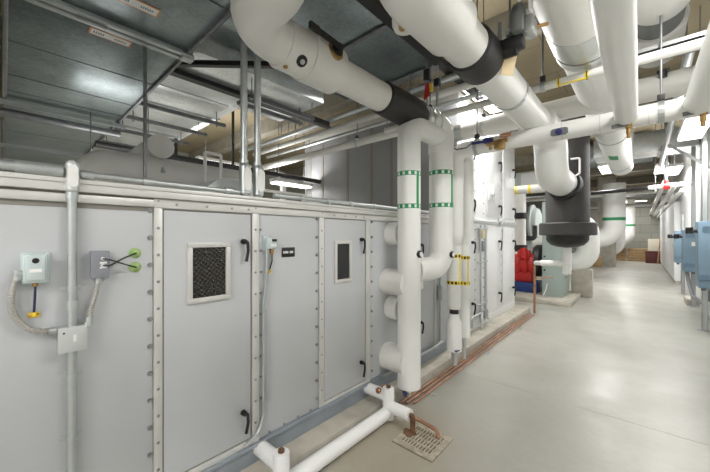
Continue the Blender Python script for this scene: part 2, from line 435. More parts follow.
def yellow_tag(y, z, lab, s=1.0):
    t = thing('yellow_tag', lab, 'tag', loc=(XA + .006, y, z))
    MB().box((0, -.018 * s, -.012 * s), (.006, .018 * s, .010 * s), .002).box((.006, -.006 * s, -.008 * s), (.014, .007 * s, .012 * s), .002).build('clip', 'yellow', t)
    MB().cyl((.005, -.012 * s, -.004), (.009, -.012 * s, -.004), .004 * s, 10).cyl((.005, .012 * s, .002), (.009, .012 * s, .002), .004 * s, 10).build('screw', 'brass', t)
yellow_tag(yc - .003, 1.275, 'yellow cable clip on the casing below the pale sensor box')
# junction box on the conduit
jb = thing('junction_box', 'square grey junction box on the vertical conduit', 'junction box')
a = P(57, 335, X=XA); b = P(86, 335, X=XA); jy0, jy1 = a.y, b.y - .006
MB().box((XA + .010, jy0, 1.105), (XA + .062, jy1, 1.208), .004).build('box', 'box_metal', jb)
MB().box((XA + .061, jy0 - .002, 1.103), (XA + .065, jy1 + .002, 1.210), .001).build('cover', 'box_metal', jb)
MB().box((XA + .064, jy0 + .046, 1.146), (XA + .066, jy0 + .056, 1.176)).build('label_plate', 'white_label', jb)
MB().cyl((XA + .064, jy0 + .016, 1.188), (XA + .067, jy0 + .016, 1.188), .004, 12).build('knockout', 'black_plastic', jb)
# flexible conduits: ridged tubes
def flex(pts, r, bend, label):
    t = thing('flexible_conduit', label, 'conduit')
    mb = MB(); tmp = MB(); pts = [V(p) for p in pts]
    # even samples on a smooth curve through the points
    S = []
    n = len(pts)
    for i in range(n - 1):
        p0, p1, p2, p3 = pts[max(i - 1, 0)], pts[i], pts[i + 1], pts[min(i + 2, n - 1)]
        for k in range(40):
            u = k / 40
            S.append(.5 * ((2 * p1) + (p2 - p0) * u + (2 * p0 - 5 * p1 + 4 * p2 - p3) * u * u + (3 * p1 - p0 - 3 * p2 + p3) * u ** 3))
    S.append(pts[-1]); L = [0]
    for i in range(1, len(S)): L.append(L[-1] + (S[i] - S[i - 1]).length)
    out, rad, d, j = [], [], 0, 0; step = .0020; k = 0
    while d < L[-1]:
        while j < len(L) - 2 and L[j + 1] < d: j += 1
        f = (d - L[j]) / max(L[j + 1] - L[j], 1e-9)
        out.append(S[j].lerp(S[j + 1], f)); rad.append(r * (1.0 if k % 4 in (0, 1) else .70)); d += step; k += 1
    tmp.bm.free()
    mb.rings(out, rad, 12).build('hose', 'flex', t)
    return t, out
Q = lambda px, py, dx: P(px, py, X=XA + dx)
ft, o1 = flex([Q(16, 277, .03), Q(11.5, 297, .03), Q(13.5, 314, .03), Q(25, 327, .03), Q(40, 331, .034), Q(53, 330, .036)], .0130, 0, 'ribbed flexible conduit curving from the pale sensor box to the junction box')
MB().cyl(Q(50, 330.2, .036), Q(57, 330, .038), .015, 12).build('connector', 'galv', ft)
ft, o2 = flex([Q(98.5, 279, .03), Q(96, 293, .03), Q(91, 309, .032), Q(89.5, 322, .036)], .0118, 0, 'short ribbed flexible conduit from the dark grey box down to the junction box')
MB().cyl(Q(89.5, 316, .036), Q(89, 325, .036), .014, 12).cyl(Q(89, 323, .036), Q(85.5, 325, .036), .013, 12).build('connector', 'galv', ft)
MB().cyl(Q(99, 278, .03), Q(98, 283, .03), .014, 12).build('connector', 'galv', ft)
# dark grey relay box with cables and two green plugs
gb = thing('relay_box', 'dark grey box with two cables right of the vertical conduit', 'box')
a = P(90, 250, X=XA + .02); b = P(108.5, 278, X=XA + .02); gy0, gy1, gz0, gz1 = a.y, b.y, 1.408, 1.532
MB().box((XA + .006, gy0, gz0), (XA + .05, gy1, gz1), .003).build('box', 'box_grey', gb)
for z in (1.497, 1.467):
    MB().cyl((XA + .05, gy0 + .04, z), (XA + .062, gy0 + .04, z), .007, 10).build('gland', 'white_label', gb)
for z in (1.478, 1.456):
    MB().box((XA + .05, gy0 + .030, z - .004), (XA + .0515, gy0 + .056, z + .004)).build('label_plate', 'white_label', gb)
gc = []
for py, lab in ((253, 'upper round green plug on the casing right of the dark grey box'), (267, 'lower round green plug on the casing right of the dark grey box')):
    p = P(135, py, X=XA + .006)
    t = thing('green_plug', lab, 'plug', loc=p)
    MB().lathe((0, 0, 0), (1, 0, 0), [(0, .026), (.004, .026), (.008, .021), (.009, .008), (.016, .007), (.018, 0)], 24).build('cap', 'green_cap', t)
    MB().cyl((.016, 0, 0), (.021, 0, 0), .004, 8).build('nipple', 'brass', t)
    gc.append(p)
gl = V((XA + .060, gy0 + .04, 0))
for (z, tgt, lab) in ((1.497, gc[1], 'black cable from dark grey box down to the lower green plug'), (1.467, gc[0], 'black cable from dark grey box up to the upper green plug')):
    p0 = V((gl.x, gl.y, z)); p3 = tgt + V((.02, 0, 0)); off = .012 if z > 1.48 else 0
    tag(MB().tube([p0, p0 + V((.012 + off, .02, -.004)), p0.lerp(p3, .6) + V((.012 + off, 0, 0)), p3], .0035, .02, 8).build('cable', 'cable_black'), lab, 'cable')

# thermostat on the middle panel
th = thing('temperature_sensor', 'small pale sensor with dark window on middle panel beside the black nameplate', 'sensor')
a = P(262, 237, X=XA); b = P(273, 255, X=XA); z0, z1 = 1.465, 1.60
MB().box((XA + .006, a.y, 1.50), (XA + .02, a.y + .04, 1.602), .003).build('mount_plate', 'sensor_grey', th)
MB().box((XA + .018, a.y + .004, 1.515), (XA + .05, b.y, 1.585), .006).build('housing', 'sensor_grey', th)
MB().box((XA + .049, a.y + .045, 1.562), (XA + .053, b.y - .004, 1.580)).build('window', 'black_plastic', th)
MB().box((XA + .049, a.y + .035, 1.530), (XA + .053, b.y - .006, 1.546)).build('label_plate', 'white_label', th)
MB().cyl((XA + .03, a.y + .058, 1.478), (XA + .03, a.y + .058, 1.517), .012, 12).build('gland', 'brass', th)
MB().cyl((XA + .03, a.y + .018, 1.468), (XA + .03, a.y + .018, 1.517), .014, 12).build('connector', 'galv', th)
tag(MB().tube([(XA + .03, a.y + .058, 1.482), (XA + .026, a.y + .060, 1.43), (XA + .014, a.y + .050, 1.375)], .0045, .02, 8).build('sensor_cable', 'cable_black'), 'short dark cable below the small sensor on the middle panel', 'cable')
yellow_tag(a.y + .045, 1.36, 'yellow cable clip below the small sensor on the middle panel', 1.0)
tcn = thing('thin_conduit', 'thin pale conduit from the small sensor curving down beside the first door', 'conduit')
ya = a.y + .018
MB().tube([(XA + .03, ya, 1.47), (XA + .03, ya - .004, 1.30), (XA + .026, ya - .022, 1.16), (XA + .026, ya - .022, .42), (XA + .034, ya - .06, .33), (XA + .04, ya - .16, .285)], .0112, .07, 12).build('tube', 'galv', tcn)
for z in (1.15, .8, .5):
    MB().box((XA + .006, ya - .05, z - .008), (XA + .012, ya + .006, z + .008), .001).build('strap', 'galv', tcn)

# ------------------------------------------------------------------ far, taller air handler
XB = -1.96; YB0, YB1, ZB = 4.45, 7.2, 3.72
fa = thing('air_handler', 'tall white two tier air handling unit with black handles beyond the risers', 'air handler')
MB().box((-5.5, YB0, .24), (XB, YB1, ZB), .01).build('casing', 'panel_far', fa)
MB().box((-5.5, YB0 + .01, .12), (XB + .004, YB1 - .01, .24), .004).build('base_rail', 'panel_far', fa)
MB().box((XB, YB0, 1.80), (XB + .03, YB1, 1.88), .004).box((XB, YB0, 1.835), (XB + .045, YB1, 1.85), .002).build('tier_ledge', 'box_metal', fa)
# end face, dark standing seams
k = 0
for px in (311, 323, 348, 372, 392):
    x = P(px, 170, Y=YB0).x
    MB().box((x - .03, YB0 - .02, 1.86), (x + .03, YB0, ZB - .02)).build('end_seam', 'gasket_and_shade', fa)
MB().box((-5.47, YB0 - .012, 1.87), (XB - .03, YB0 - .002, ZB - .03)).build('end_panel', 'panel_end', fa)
MB().box((-5.5, YB0 - .03, ZB - .14), (XB, YB0 + .001, ZB), .006).build('end_cap_rail', 'frame_alu', fa)
for (y0, y1, hy) in ((4.52, 4.96, 4.86), (5.52, 6.26, 6.12), (6.38, 7.10, 6.98)):
    for (z0, z1, hz) in ((.30, 1.76, (1.50, .55)), (1.93, ZB - .08, (2.95, 2.15))):
        d = MB().box((XB, y0, z0), (XB + .02, y1, z1), .005).build('access_door', 'panel_far', fa)
        g = MB()
        for (a, b) in (((y0 - .012, z0), (y0 - .002, z1)), ((y1 + .002, z0), (y1 + .012, z1))):
            g.box((XB, a[0], a[1]), (XB + .006, b[0], b[1]))
        g.build('door_gasket', 'box_metal', d)
        for z in hz: handle(d, hy, z, XB + .02, 1.35)
for y in (5.03, 5.40, 6.32, 7.15):
    for kk in range(9): bolt(fa, XB, y, .42 + kk * .16 + (0 if kk < 9 else .1), 1.0)
    for kk in range(10): bolt(fa, XB, y, 1.98 + kk * .17, 1.0)

# gauge and pipework on the front of the far air handler
gp = thing('instrument_piping', 'silver instrument tubing rack on the far white unit between its doors', 'piping')
for y in (5.14, 5.34):
    MB().cyl((XB + .05, y, .2), (XB + .05, y, 1.78), .014, 12).build('tube', 'galv', gp)
for z in (1.18, 1.72, .5):
    MB().cyl((XB + .05, 5.0, z), (XB + .05, 5.46, z), .012, 12).build('cross_tube', 'galv', gp)
MB().box((XB + .03, 5.20, 1.35), (XB + .075, 5.30, 1.52), .01).build('gauge_box', 'box_grey', gp)
MB().box((XB + .03, 5.18, 1.56), (XB + .07, 5.30, 1.70), .01).build('bracket', 'tag_manila', gp)
for (y, z, lab) in ((5.72, 2.32, 'round pressure gauge on white square of the upper tier'),):
    t = thing('pressure_gauge', lab, 'gauge', loc=(XB + .02, y, z))
    MB().box((0, -.15, -.1), (.02, .15, .18), .004).build('plate', 'panel_far', t)
    MB().cyl((.02, 0, 0), (.05, 0, 0), .05, 20).build('dial', 'galv', t)
    MB().cyl((.05, 0, 0), (.053, 0, 0), .032, 18).build('face', 'box_grey', t)
for (y, lab) in ((4.62, 'small conduit box on the tier ledge behind the white risers'), (6.2, 'small conduit box on the tier ledge near the far end')):
    t = thing('conduit_box', lab, 'junction box', loc=(XB + .045, y, 1.86))
    MB().box((-.03, -.07, -.06), (.04, .07, .06), .006).build('box', 'box_metal', t)
    MB().cyl((.0, -.12, 0), (.0, .12, 0), .016, 12).build('connector', 'galv', t)

# low conduit and valves at the foot of the air handlers
lc = thing('conduit', 'silver conduit running low along the base behind the thick risers', 'conduit')
MB().tube([(XA + .05, 2.42, .27), (XA + .05, 3.46, .27), (XA + .05, 3.62, .30)], .016, .05, 12).build('tube', 'galv', lc)
for y in (2.8, 3.4): MB().cyl((XA + .05, y, .27), (XA + .05, y + .07, .27), .022, 12).build('coupling', 'galv', lc)
uc = thing('conduit', 'dark grey conduit with box standing behind the thick risers', 'conduit')
yy = P(441, 300, X=XA + .05).y
MB().cyl((XA + .04, yy, .25), (XA + .04, yy, 1.5), .016, 12).build('tube', 'galv', uc)
MB().box((XA + .01, yy - .04, .82), (XA + .08, yy + .04, 1.0), .006).build('box', 'galv', uc)
bv = thing('valve_cluster', 'small silver valve piping at the foot of the far white unit', 'valve')
MB().tube([(XB + .06, 4.75, .2), (XB + .06, 4.75, .36), (XB + .06, 5.1, .36), (XB + .10, 5.35, .24)], .02, .06, 12).tube([(XB + .12, 5.0, .14), (XB + .12, 5.0, .30), (XB + .06, 5.2, .40)], .018, .05, 12).build('tube', 'galv', bv)
MB().box((XB + .03, 5.14, .28), (XB + .12, 5.3, .40), .01).build('valve_body', 'bolt_metal', bv)

# ------------------------------------------------------------------ insulated pipes
def pipe(name, label, pts, r, bend, m='jacket', group=None, seg=28):
    t = thing(name, label, 'pipe', group)
    MB().tube(pts, r, bend, seg).build('jacket', m, t)
    return t
def ring(t, c, axis, r, w, m='silver_band', name='band'):
    c, a = V(c), V(axis).normalized()
    return MB().cyl(c - a * (w / 2), c + a * (w / 2), r, 28).build(name, m, t)
def checker_band(t, base, axis, r, w, m1, m2, n, name):
    """a coloured marker band of alternating blocks round a pipe"""
    o = MB().cyl(V(base), V(base) + V(axis).normalized() * w, r, 32).build(name, m1, t)
    return o

def flow_marker(t, x, y, z0, z1, r, edge, mcol, mblk, n=14, w=.03, frac=.4):
    """painted identification tape: a top band, a bottom band and an upright strip"""
    for z in (z0, z1):
        mb = MB(); bm = mb.bm; seg = n * 5; R0, R1 = r - .002, r + .0012
        zs = [z, z + w * .14, z + w * .86, z + w]
        V_ = [[bm.verts.new((x + math.cos(2 * PI * k / seg) * R1, y + math.sin(2 * PI * k / seg) * R1, zz)) for k in range(seg)] for zz in zs]
        for i in range(3):
            for k in range(seg):
                f = bm.faces.new((V_[i][k], V_[i][(k + 1) % seg], V_[i + 1][(k + 1) % seg], V_[i + 1][k]))
                if i == 1 and (k % 5) < 5 * frac: f.material_index = 1
        o = mb.build('marker_band', mcol, t); o.data.materials.append(M[mblk])
    s = MB()
    for j in range(4):
        a0, a1 = edge + j * .07, edge + (j + 1) * .07
        R0, R1 = r - .001, r + .0014
        s.poly([(x + math.cos(a0) * R0, y + math.sin(a0) * R0, z0), (x + math.cos(a1) * R0, y + math.sin(a1) * R0, z0), (x + math.cos(a1) * R1, y + math.sin(a1) * R1, z0), (x + math.cos(a0) * R1, y + math.sin(a0) * R1, z0)], (0, 0, z1 - z0))
    bmesh.ops.remove_doubles(s.bm, verts=s.bm.verts, dist=1e-5)
    s.build('marker_strip', mcol, t)

X1 = -1.62
Y1, Y2 = P(409, 250, X=X1).y, P(441, 250, X=X1).y
# riser one: left
zt = 2.67
r1 = thing('insulated_riser', 'left thick white riser, floor to overhead pipe, with green bands', 'pipe')
rr1, rr2 = .108, .128
zb = P(409, 386, X=X1).z
MB().tube([(X1, Y1, zb), (X1, Y1, zt), (X1, Y2 - .1, zt)], rr1, .15, 32).build('jacket', 'jacket_white', r1)
for py in (280, 352):
    z = P(392, py, X=XA, ).z
    MB().cyl((XA + .002, Y1 - .02, z), (X1, Y1 - .02, z), .128, 28).build('branch', 'jacket', r1)
flow_marker(r1, X1, Y1, P(409, 209, X=X1).z, P(409, 177, X=X1).z, rr1, math.atan2(-Y1, -X1) + .68, 'green_band', 'white_label', 12, .042, .3)
MB().cyl((X1, Y1, zb - .055), (X1, Y1, zb + .01), .022, 12).build('drain_nipple', 'white_label', r1)
drv = thing('drain_valve', 'small valve with blue handle below the left thick riser', 'valve', loc=(X1, Y1, zb - .06))
MB().cyl((0, 0, -.03), (0, 0, .02), .02, 12).cyl((-.02, -.05, -.01), (-.02, .02, -.01), .014, 12).build('valve_body', 'galv', drv)
MB().cyl((.0, -.06, .015), (-.01, -.075, .015), .03, 14).build('handwheel', 'blue_dark', drv)

# riser two: right, feeds the header behind riser one
ze = P(441, 268, X=X1).z
r2 = thing('insulated_riser', 'right thick white riser, ending in an elbow at mid height', 'pipe')
XH, YH = -1.735, Y1 + .27
MB().tube([(X1, Y2, 2.79), (X1, Y2, ze), (XH, YH + .02, ze)], rr2, .19, 32).build('jacket', 'jacket_white', r2)
zh0, zh1 = P(424, 306, X=XH).z, P(424, 236, X=XH).z
MB().tube([(XH, Y1 + .05, zh1), (XH, YH, zh1), (XH, YH, zh0), (XH, Y1 + .05, zh0)], .070, .09, 24).build('header', 'jacket', r2)
for py in (234, 306):
    z = P(394, py, X=XA).z
    MB().cyl((XA + .002, Y1 + .045, z), (XH, Y1 + .045, z), .115, 26).build('branch', 'jacket', r2)
for z in (ze + .13, ze - .15):
    ring(r2, (XH, YH, z), (0, 0, 1), .098, .07, 'jacket', 'flange')
flow_marker(r2, X1, Y2, P(441, 208, X=X1).z, P(441, 176, X=X1).z, rr2, math.atan2(-Y2, -X1) + .95, 'green_band', 'white_label', 12, .046, .3)
for (x, y, r, py, px, lab) in ((X1, Y1, rr1, 253, 418, 'small round black dial on the left thick riser'), (X1, Y2, rr2, 253, 452, 'small round black dial on the right thick riser')):
    a = math.atan2(-y, -x) + 1.0
    p = V((x, y, 0)) + V((math.cos(a), math.sin(a), 0)) * r; p.z = P(px, py, X=X1).z
    t = thing('pipe_dial', lab, 'gauge', loc=p); dn = V((math.cos(a), math.sin(a), 0))
    MB().lathe(-dn * .012, dn, [(0, .034), (.03, .034), (.034, .03)], 20).build('dial', 'black_plastic', t)
    MB().lathe(dn * .02, dn, [(0, .024), (.008, .024), (.009, .018)], 18).build('face', 'white_label', t)

# overhead pipe one, elbow near the camera, black wrap, joins riser two
XP1, ZP1 = -1.65, 2.79
p1 = thing('insulated_pipe', 'thick white overhead pipe with black lever valve and black wrapped end', 'pipe')
MB().tube([(-1.13, YN, ZP1 + .02), (-1.13, .885, ZP1 + .02), (XP1, .885, ZP1 + .02), (XP1, 1.46, ZP1)], .138, .23, 36).build('elbow', 'jacket', p1)
MB().cyl((XP1, 1.14, ZP1), (XP1, 1.34, ZP1), .146, 36).build('valve_cover', 'jacket', p1)
MB().cyl((XP1, 1.32, ZP1), (XP1, 1.59, ZP1), .158, 36).build('valve_cover', 'jacket', p1)
MB().cyl((XP1, 1.60, ZP1), (XP1, 2.25, ZP1), .117, 32).build('jacket', 'jacket', p1)
MB().lathe((XP1, 2.16, ZP1), (0, 1, 0), [(0, .122), (.012, .136), (.34, .146), (.50, .146), (.56, .15), (.60, .138)], 32).build('black_wrap', 'black_wrap', p1)
MB().tube([(XP1, 2.74, ZP1), (XP1, 2.98, ZP1 - .0)], .132, 0, 32).build('fitting', 'silver_band', p1)
ring(p1, (XP1, 2.80, ZP1), (0, 1, 0), .142, .03); ring(p1, (XP1, 2.90, ZP1), (0, 1, 0), .142, .03)
MB().tube([(XP1, 2.95, ZP1), (X1, Y2, ZP1), (X1, Y2, 2.5)], .135, .17, 32).build('end_elbow', 'jacket_white', p1)
# lever, plugs on it
def on_pipe(axis_pt, r, toward=None, a=None):
    """surface point of a pipe along Y on the side at angle a (0 = +X, 90 = up)"""
    d = V((math.cos(math.radians(a)), 0, math.sin(math.radians(a))))
    return V(axis_pt) + d * r, d
q, d = on_pipe((XP1, 1.47, ZP1), .158, a=14)
MB().lathe(q - d * .03, d, [(0, .062), (.035, .062), (.04, .055)], 22).build('collar', 'brass', p1)
MB().lathe(q + d * .002, d, [(0, .045), (.02, .045), (.022, .025), (.05, .022)], 20).build('valve_stem', 'black_plastic', p1)
lv = q + d * .045
MB().bar(lv + V((0, .02, -.005)), lv + V((.0, -.21, .012)), .016, .034).bar(lv + V((0, -.19, .011)), lv + V((0.0, -.26, .016)), .022, .04).build('lever', 'black_plastic', p1)
q, d = on_pipe((XP1, 1.23, ZP1), .146, a=-48)
MB().lathe(q - d * .01, d, [(0, .036), (.016, .036), (.018, .03)], 20).build('port_ring', 'black_plastic', p1)
MB().lathe(q, d, [(0, .016), (.016, .015), (.018, .01)], 14).build('port_plug', 'galv', p1)
q, d = on_pipe((XP1, 1.16, ZP1), .146, a=-80)
MB().lathe(q - d * .01, d, [(0, .015), (.018, .014)], 12).build('small_plug', 'brass', p1)

# overhead pipe two with black band and actuator
XP2, ZP2 = -.785, 2.76
p2 = thing('insulated_pipe', 'thick white overhead pipe in upper centre with black band and paper tag', 'pipe')
MB().tube([(XP2, 1.66, ZP2), (XP2, 1.12, ZP2), (XP2, 1.12, ZC)], .152, .2, 36).build('valve_cover', 'jacket', p2)
MB().cyl((XP2, 1.6, ZP2), (XP2, 1.95, ZP2), .125, 32).build('jacket', 'jacket', p2)
MB().lathe((XP2, 1.90, ZP2), (0, 1, 0), [(0, .128), (.01, .142), (.20, .150), (.235, .146)], 34).build('black_band', 'black_wrap', p2)
YT = 5.05
MB().cyl((XP2, 2.1, ZP2), (XP2, 3.98, ZP2), .131, 32).build('jacket', 'jacket_white', p2)
MB().tube([(XP2, 3.62, ZP2), (XP2, 4.33, ZP2), (XP2, 4.33, 2.31), (XP2, 5.12, 2.31)], .172, .21, 34).build('elbow', 'jacket_white', p2)
ring(p2, (XP2, 4.98, 2.31), (0, 1, 0), .176, .10)
q0 = V((XP2 - .140, 1.42, 2.70)); dd = V((0, 0, -1))
MB().lathe(q0 + V((0, 0, .3)), dd, [(0, .068), (.28, .068), (.305, .055), (.31, .03)], 24).build('branch', 'jacket', p2)
MB().lathe(q0 + V((.0, -.02, .02)), V((.3, -.5, -.8)), [(0, .022), (.06, .020), (.063, .012)], 14).build('small_plug', 'brass', p2)
q, d = on_pipe((XP2, 2.06, ZP2), .15, a=-38)
MB().box((-.003, -.045, -.075), (.003, .045, .075)).build('paper_tag', 'tag_manila', p2)
tg = [o for o in p2.children if o.name.startswith('paper_tag')][0]; tg.location = (XP2 + .16, 2.17, ZP2 - .045); tg.rotation_euler = (0, math.radians(20), math.radians(-38))
va = thing('valve_actuator', 'grey motor actuator with black bracket beside the overhead black band', 'valve actuator')
ay = 2.12
MB().box((XP2 + .13, ay - .04, ZP2 + .0), (XP2 + .26, ay + .05, ZP2 + .07), .01).cyl((XP2 + .14, ay + .01, ZP2 + .01), (XP2 + .22, ay + .01, ZP2 + .01), .045, 18).build('bracket', 'black_plastic', va)
MB().cyl((XP2 + .12, ay, ZP2 + .05), (XP2 + .12, ay, ZP2 + .2), .012, 10).cyl((XP2 + .18, ay - .06, ZP2 + .09), (XP2 + .18, ay + .02, ZP2 + .09), .02, 10).build('stem', 'galv', va)
MB().box((XP2 + .20, ay - .09, ZP2 + .06), (XP2 + .275, ay + .03, ZP2 + .20), .02).cyl((XP2 + .235, ay - .03, ZP2 + .19), (XP2 + .235, ay - .03, ZP2 + .235), .035, 18).build('gearbox', 'motor_grey', va)
MB().box((XP2 + .27, ay - .05, ZP2 + .05), (XP2 + .32, ay + .06, ZP2 + .15), .01).build('motor_housing', 'galv', va)
MB().box((XP2 + .28, ay - .045, ZP2 + .155), (XP2 + .315, ay + .02, ZP2 + .19), .004).build('terminal_box', 'white_label', va)
MB().box((XP2 + .300, ay - .08, ZP2 + .16), (XP2 + .308, ay + .0, ZP2 + .27), .003).build('cover_plate', 'white_label', va)
MB().tube([(XP2 + .27, ay - .10, ZP2 + .22), (XP2 + .22, ay - .18, ZP2 + .30), (XP2 + .10, ay - .35, ZP2 + .36), (XP2 + .04, ay - .7, ZP2 + .40)], .018, .1, 12).build('whip', 'white_label', va)
MB().cyl((XP2 + .30, ay + .05, ZP2 + .12), (XP2 + .37, ay + .09, ZP2 + .13), .011, 10).build('gland', 'brass', va)

# header pipe that crosses the aisle and drops to the riser beside the thick ones
YC1, ZC1 = 3.4, 2.555
X3 = P(456, 260, Y=YC1).x
c1 = thing('insulated_pipe', 'white header pipe crossing the aisle, ending in an elbow beside the risers', 'pipe')
MB().tube([(.95, YC1, ZC1), (X3, YC1, ZC1), (X3, YC1, 1.62), (X3 - .05, YC1 + .06, 1.52), (X3 - .05, YC1 + .06, .80)], .080, .12, 28).build('jacket', 'jacket_white', c1)
bz0, bz1 = .26, .60
MB().lathe((X3 - .05, YC1 + .06, .80), (0, 0, -1), [(0, .082), (.03, .082), (.035, .06)], 24).build('end_collar', 'jacket', c1)
MB().cyl((X3 - .05, YC1 + .06, .70), (X3 - .05, YC1 + .06, .77), .05, 18).build('union', 'black_wrap', c1)
MB().lathe((X3 - .05, YC1 + .06, .28), (0, 0, 1), [(0, .06), (.01, .085), (.33, .085), (.38, .06), (.43, .05)], 26).build('strainer', 'jacket_white', c1)
flow_marker(c1, X3 - .05, YC1 + .06, P(456, 285, Y=YC1).z, P(456, 258, Y=YC1).z, .080, math.atan2(-YC1, -X3) + .75, 'yellow_band', 'black_plastic', 12, .042, .6)
MB().cyl((X3 - .05, YC1 + .06, .12), (X3 - .05, YC1 + .06, .34), .03, 14).build('foot_nipple', 'galv', c1)
ring(c1, (-.52, YC1, ZC1), (1, 0, 0), .083, .006, 'duct_jacket', 'joint')
ring(c1, (.05, YC1, ZC1), (1, 0, 0), .083, .006, 'duct_jacket', 'joint')
ring(c1, (-.25, YC1, ZC1), (1, 0, 0), .083, .006, 'duct_jacket', 'joint')
c1b = thing('insulated_riser', 'thinner white riser behind the yellow banded one, with its own yellow bands', 'pipe')
x4, y4 = X3 - .04, YC1 + .29
MB().tube([(x4 + .06, YC1 + .07, ZC1), (x4 + .06, y4, ZC1), (x4 + .06, y4, 1.64), (x4, y4 + .03, 1.50), (x4, y4 + .03, .86)], .062, .1, 24).build('jacket', 'jacket_white', c1b)
MB().cyl((x4, y4 + .03, .78), (x4, y4 + .03, .87), .04, 16).build('union', 'black_wrap', c1b)
MB().lathe((x4, y4 + .03, .38), (0, 0, 1), [(0, .05), (.01, .07), (.28, .07), (.44, .05), (.5, .04)], 24).build('strainer', 'jacket_white', c1b)
flow_marker(c1b, x4, y4 + .03, P(466, 284, X=x4).z, P(466, 259, X=x4).z, .062, math.atan2(-y4, -x4) + .6, 'yellow_band', 'black_plastic', 10, .042, .6)
MB().cyl((x4, y4 + .03, .12), (x4, y4 + .03, .39), .022, 12).build('foot_nipple', 'galv', c1b)
fv = thing('drain_valve', 'small valve with blue handle at the foot of the yellow banded riser', 'valve', loc=(X3 - .05, YC1 + .06, .3))
MB().cyl((0, 0, -.02), (.06, -.05, -.02), .018, 12).build('valve_body', 'galv', fv)
MB().bar((.06, -.09, .012), (.07, .02, .012), .03, .012).build('lever', 'blue_dark', fv)

# second header, higher and further back, with the silver end, teeing into the large pipe
YC2, ZC2 = 4.28, 3.052
c2 = thing('insulated_pipe', 'second white cross pipe higher up with a silver collar at its left end', 'pipe')
MB().cyl((-1.86, YC2, ZC2), (-.30, YC2, ZC2), .119, 28).build('jacket', 'jacket', c2)
MB().cyl((-2.12, YC2, ZC2), (-1.82, YC2, ZC2), .121, 28).build('silver_collar', 'silver_band', c2)
c2b = thing('insulated_pipe', 'white cross pipe continuing right of the large pipe, just above the header', 'pipe')
MB().cyl((-.10, YC2, ZC2 - .0), (.999, YC2, ZC2), .119, 28).build('jacket', 'jacket', c2b)
# thin pipe with yellow bands
YC3, ZC3 = 3.10, 2.88
c3 = thing('insulated_pipe', 'thin white cross pipe under the ductwork with small yellow bands', 'pipe')
MB().cyl((-2.3, YC3, ZC3), (.999, YC3, ZC3), .033, 20).build('jacket', 'jacket', c3)
for px in (559, 587):
    x = P(px, 80, Y=YC3).x
    b = ring(c3, (x, YC3, ZC3), (1, 0, 0), .0345, .022, 'yellow_band', 'yellow_mark')
    ring(b, (x, YC3, ZC3), (1, 0, 0), .0350, .007, 'black_plastic', 'black_mark')
x0, x1 = P(559, 80, Y=YC3).x, P(587, 80, Y=YC3).x
MB().box((x0, YC3 - .028, ZC3 - .0335), (x1, YC3 - .012, ZC3 - .026)).build('yellow_strip', 'yellow_band', c3)

# pipe three tees into the header
p3 = thing('insulated_pipe', 'white pipe right of centre running along the aisle into the header', 'pipe')
MB().cyl((-.082, YN, ZC1), (-.082, YC1 - .04, ZC1), .073, 30).build('jacket', 'jacket_white', p3)
p6 = thing('insulated_pipe', 'white pipe at the far right running along the aisle into the header', 'pipe')
MB().cyl((.32, YN, ZC1), (.32, YC1 - .04, ZC1), .088, 30).build('jacket', 'jacket_white', p6)
for (x, r, lab) in ((-.082, .073, 'brass valve with grey lever where the central aisle pipe meets the header'), (.32, .088, 'brass valve with grey lever where the rightmost aisle pipe meets the header')):
    t = thing('vent_valve', lab, 'valve', loc=(x + .015, YC1 - .055, ZC1 - .075))
    MB().cyl((0, 0, .03), (0, 0, -.06), .017, 14).cyl((0, 0, .0), (.0, -.035, .0), .022, 14).ball((0, 0, 0), .026).cyl((0, 0, -.055), (0, 0, -.095), .013, 12).build('valve_body', 'brass', t)
    MB().bar((.0, -.038, .008), (-.105, -.038, .004), .012, .028).build('lever', 'motor_grey', t)
# large pipe four along the aisle
XP4, ZP4 = -.308, 3.15
p4 = thing('insulated_pipe', 'very thick white pipe overhead with silver collar, left of the central one', 'pipe')
MB().cyl((XP4, YN, ZP4), (XP4, 2.70, ZP4), .224, 36).build('jacket', 'jacket', p4)
MB().cyl((XP4, 2.66, ZP4), (XP4, 3.12, ZP4), .2275, 36).build('silver_collar', 'silver_band', p4)
ring(p4, (XP4, 2.99, ZP4), (0, 1, 0), .232, .018, 'bolt_metal', 'band')
MB().tube([(XP4, 3.08, ZP4), (XP4, 9.5, ZP4), (XP4, 9.5, ZC - .0)], .205, .36, 36).build('jacket', 'jacket_white', p4)
for y in (5.25, 8.55):
    ring(p4, (XP4, y, ZP4), (0, 1, 0), .211, .09)
m_ = MB(); 
for k in range(4):
    a0 = math.radians(-118 + k * 9); a1 = a0 + math.radians(9)
    m_.poly([(XP4 + math.cos(a0) * .204, 6.9, ZP4 + math.sin(a0) * .204), (XP4 + math.cos(a1) * .204, 6.9, ZP4 + math.sin(a1) * .204), (XP4 + math.cos(a1) * .2065, 6.9, ZP4 + math.sin(a1) * .2065), (XP4 + math.cos(a0) * .2065, 6.9, ZP4 + math.sin(a0) * .2065)], (0, .35, 0))
m_.build('green_mark', 'green_band', p4)
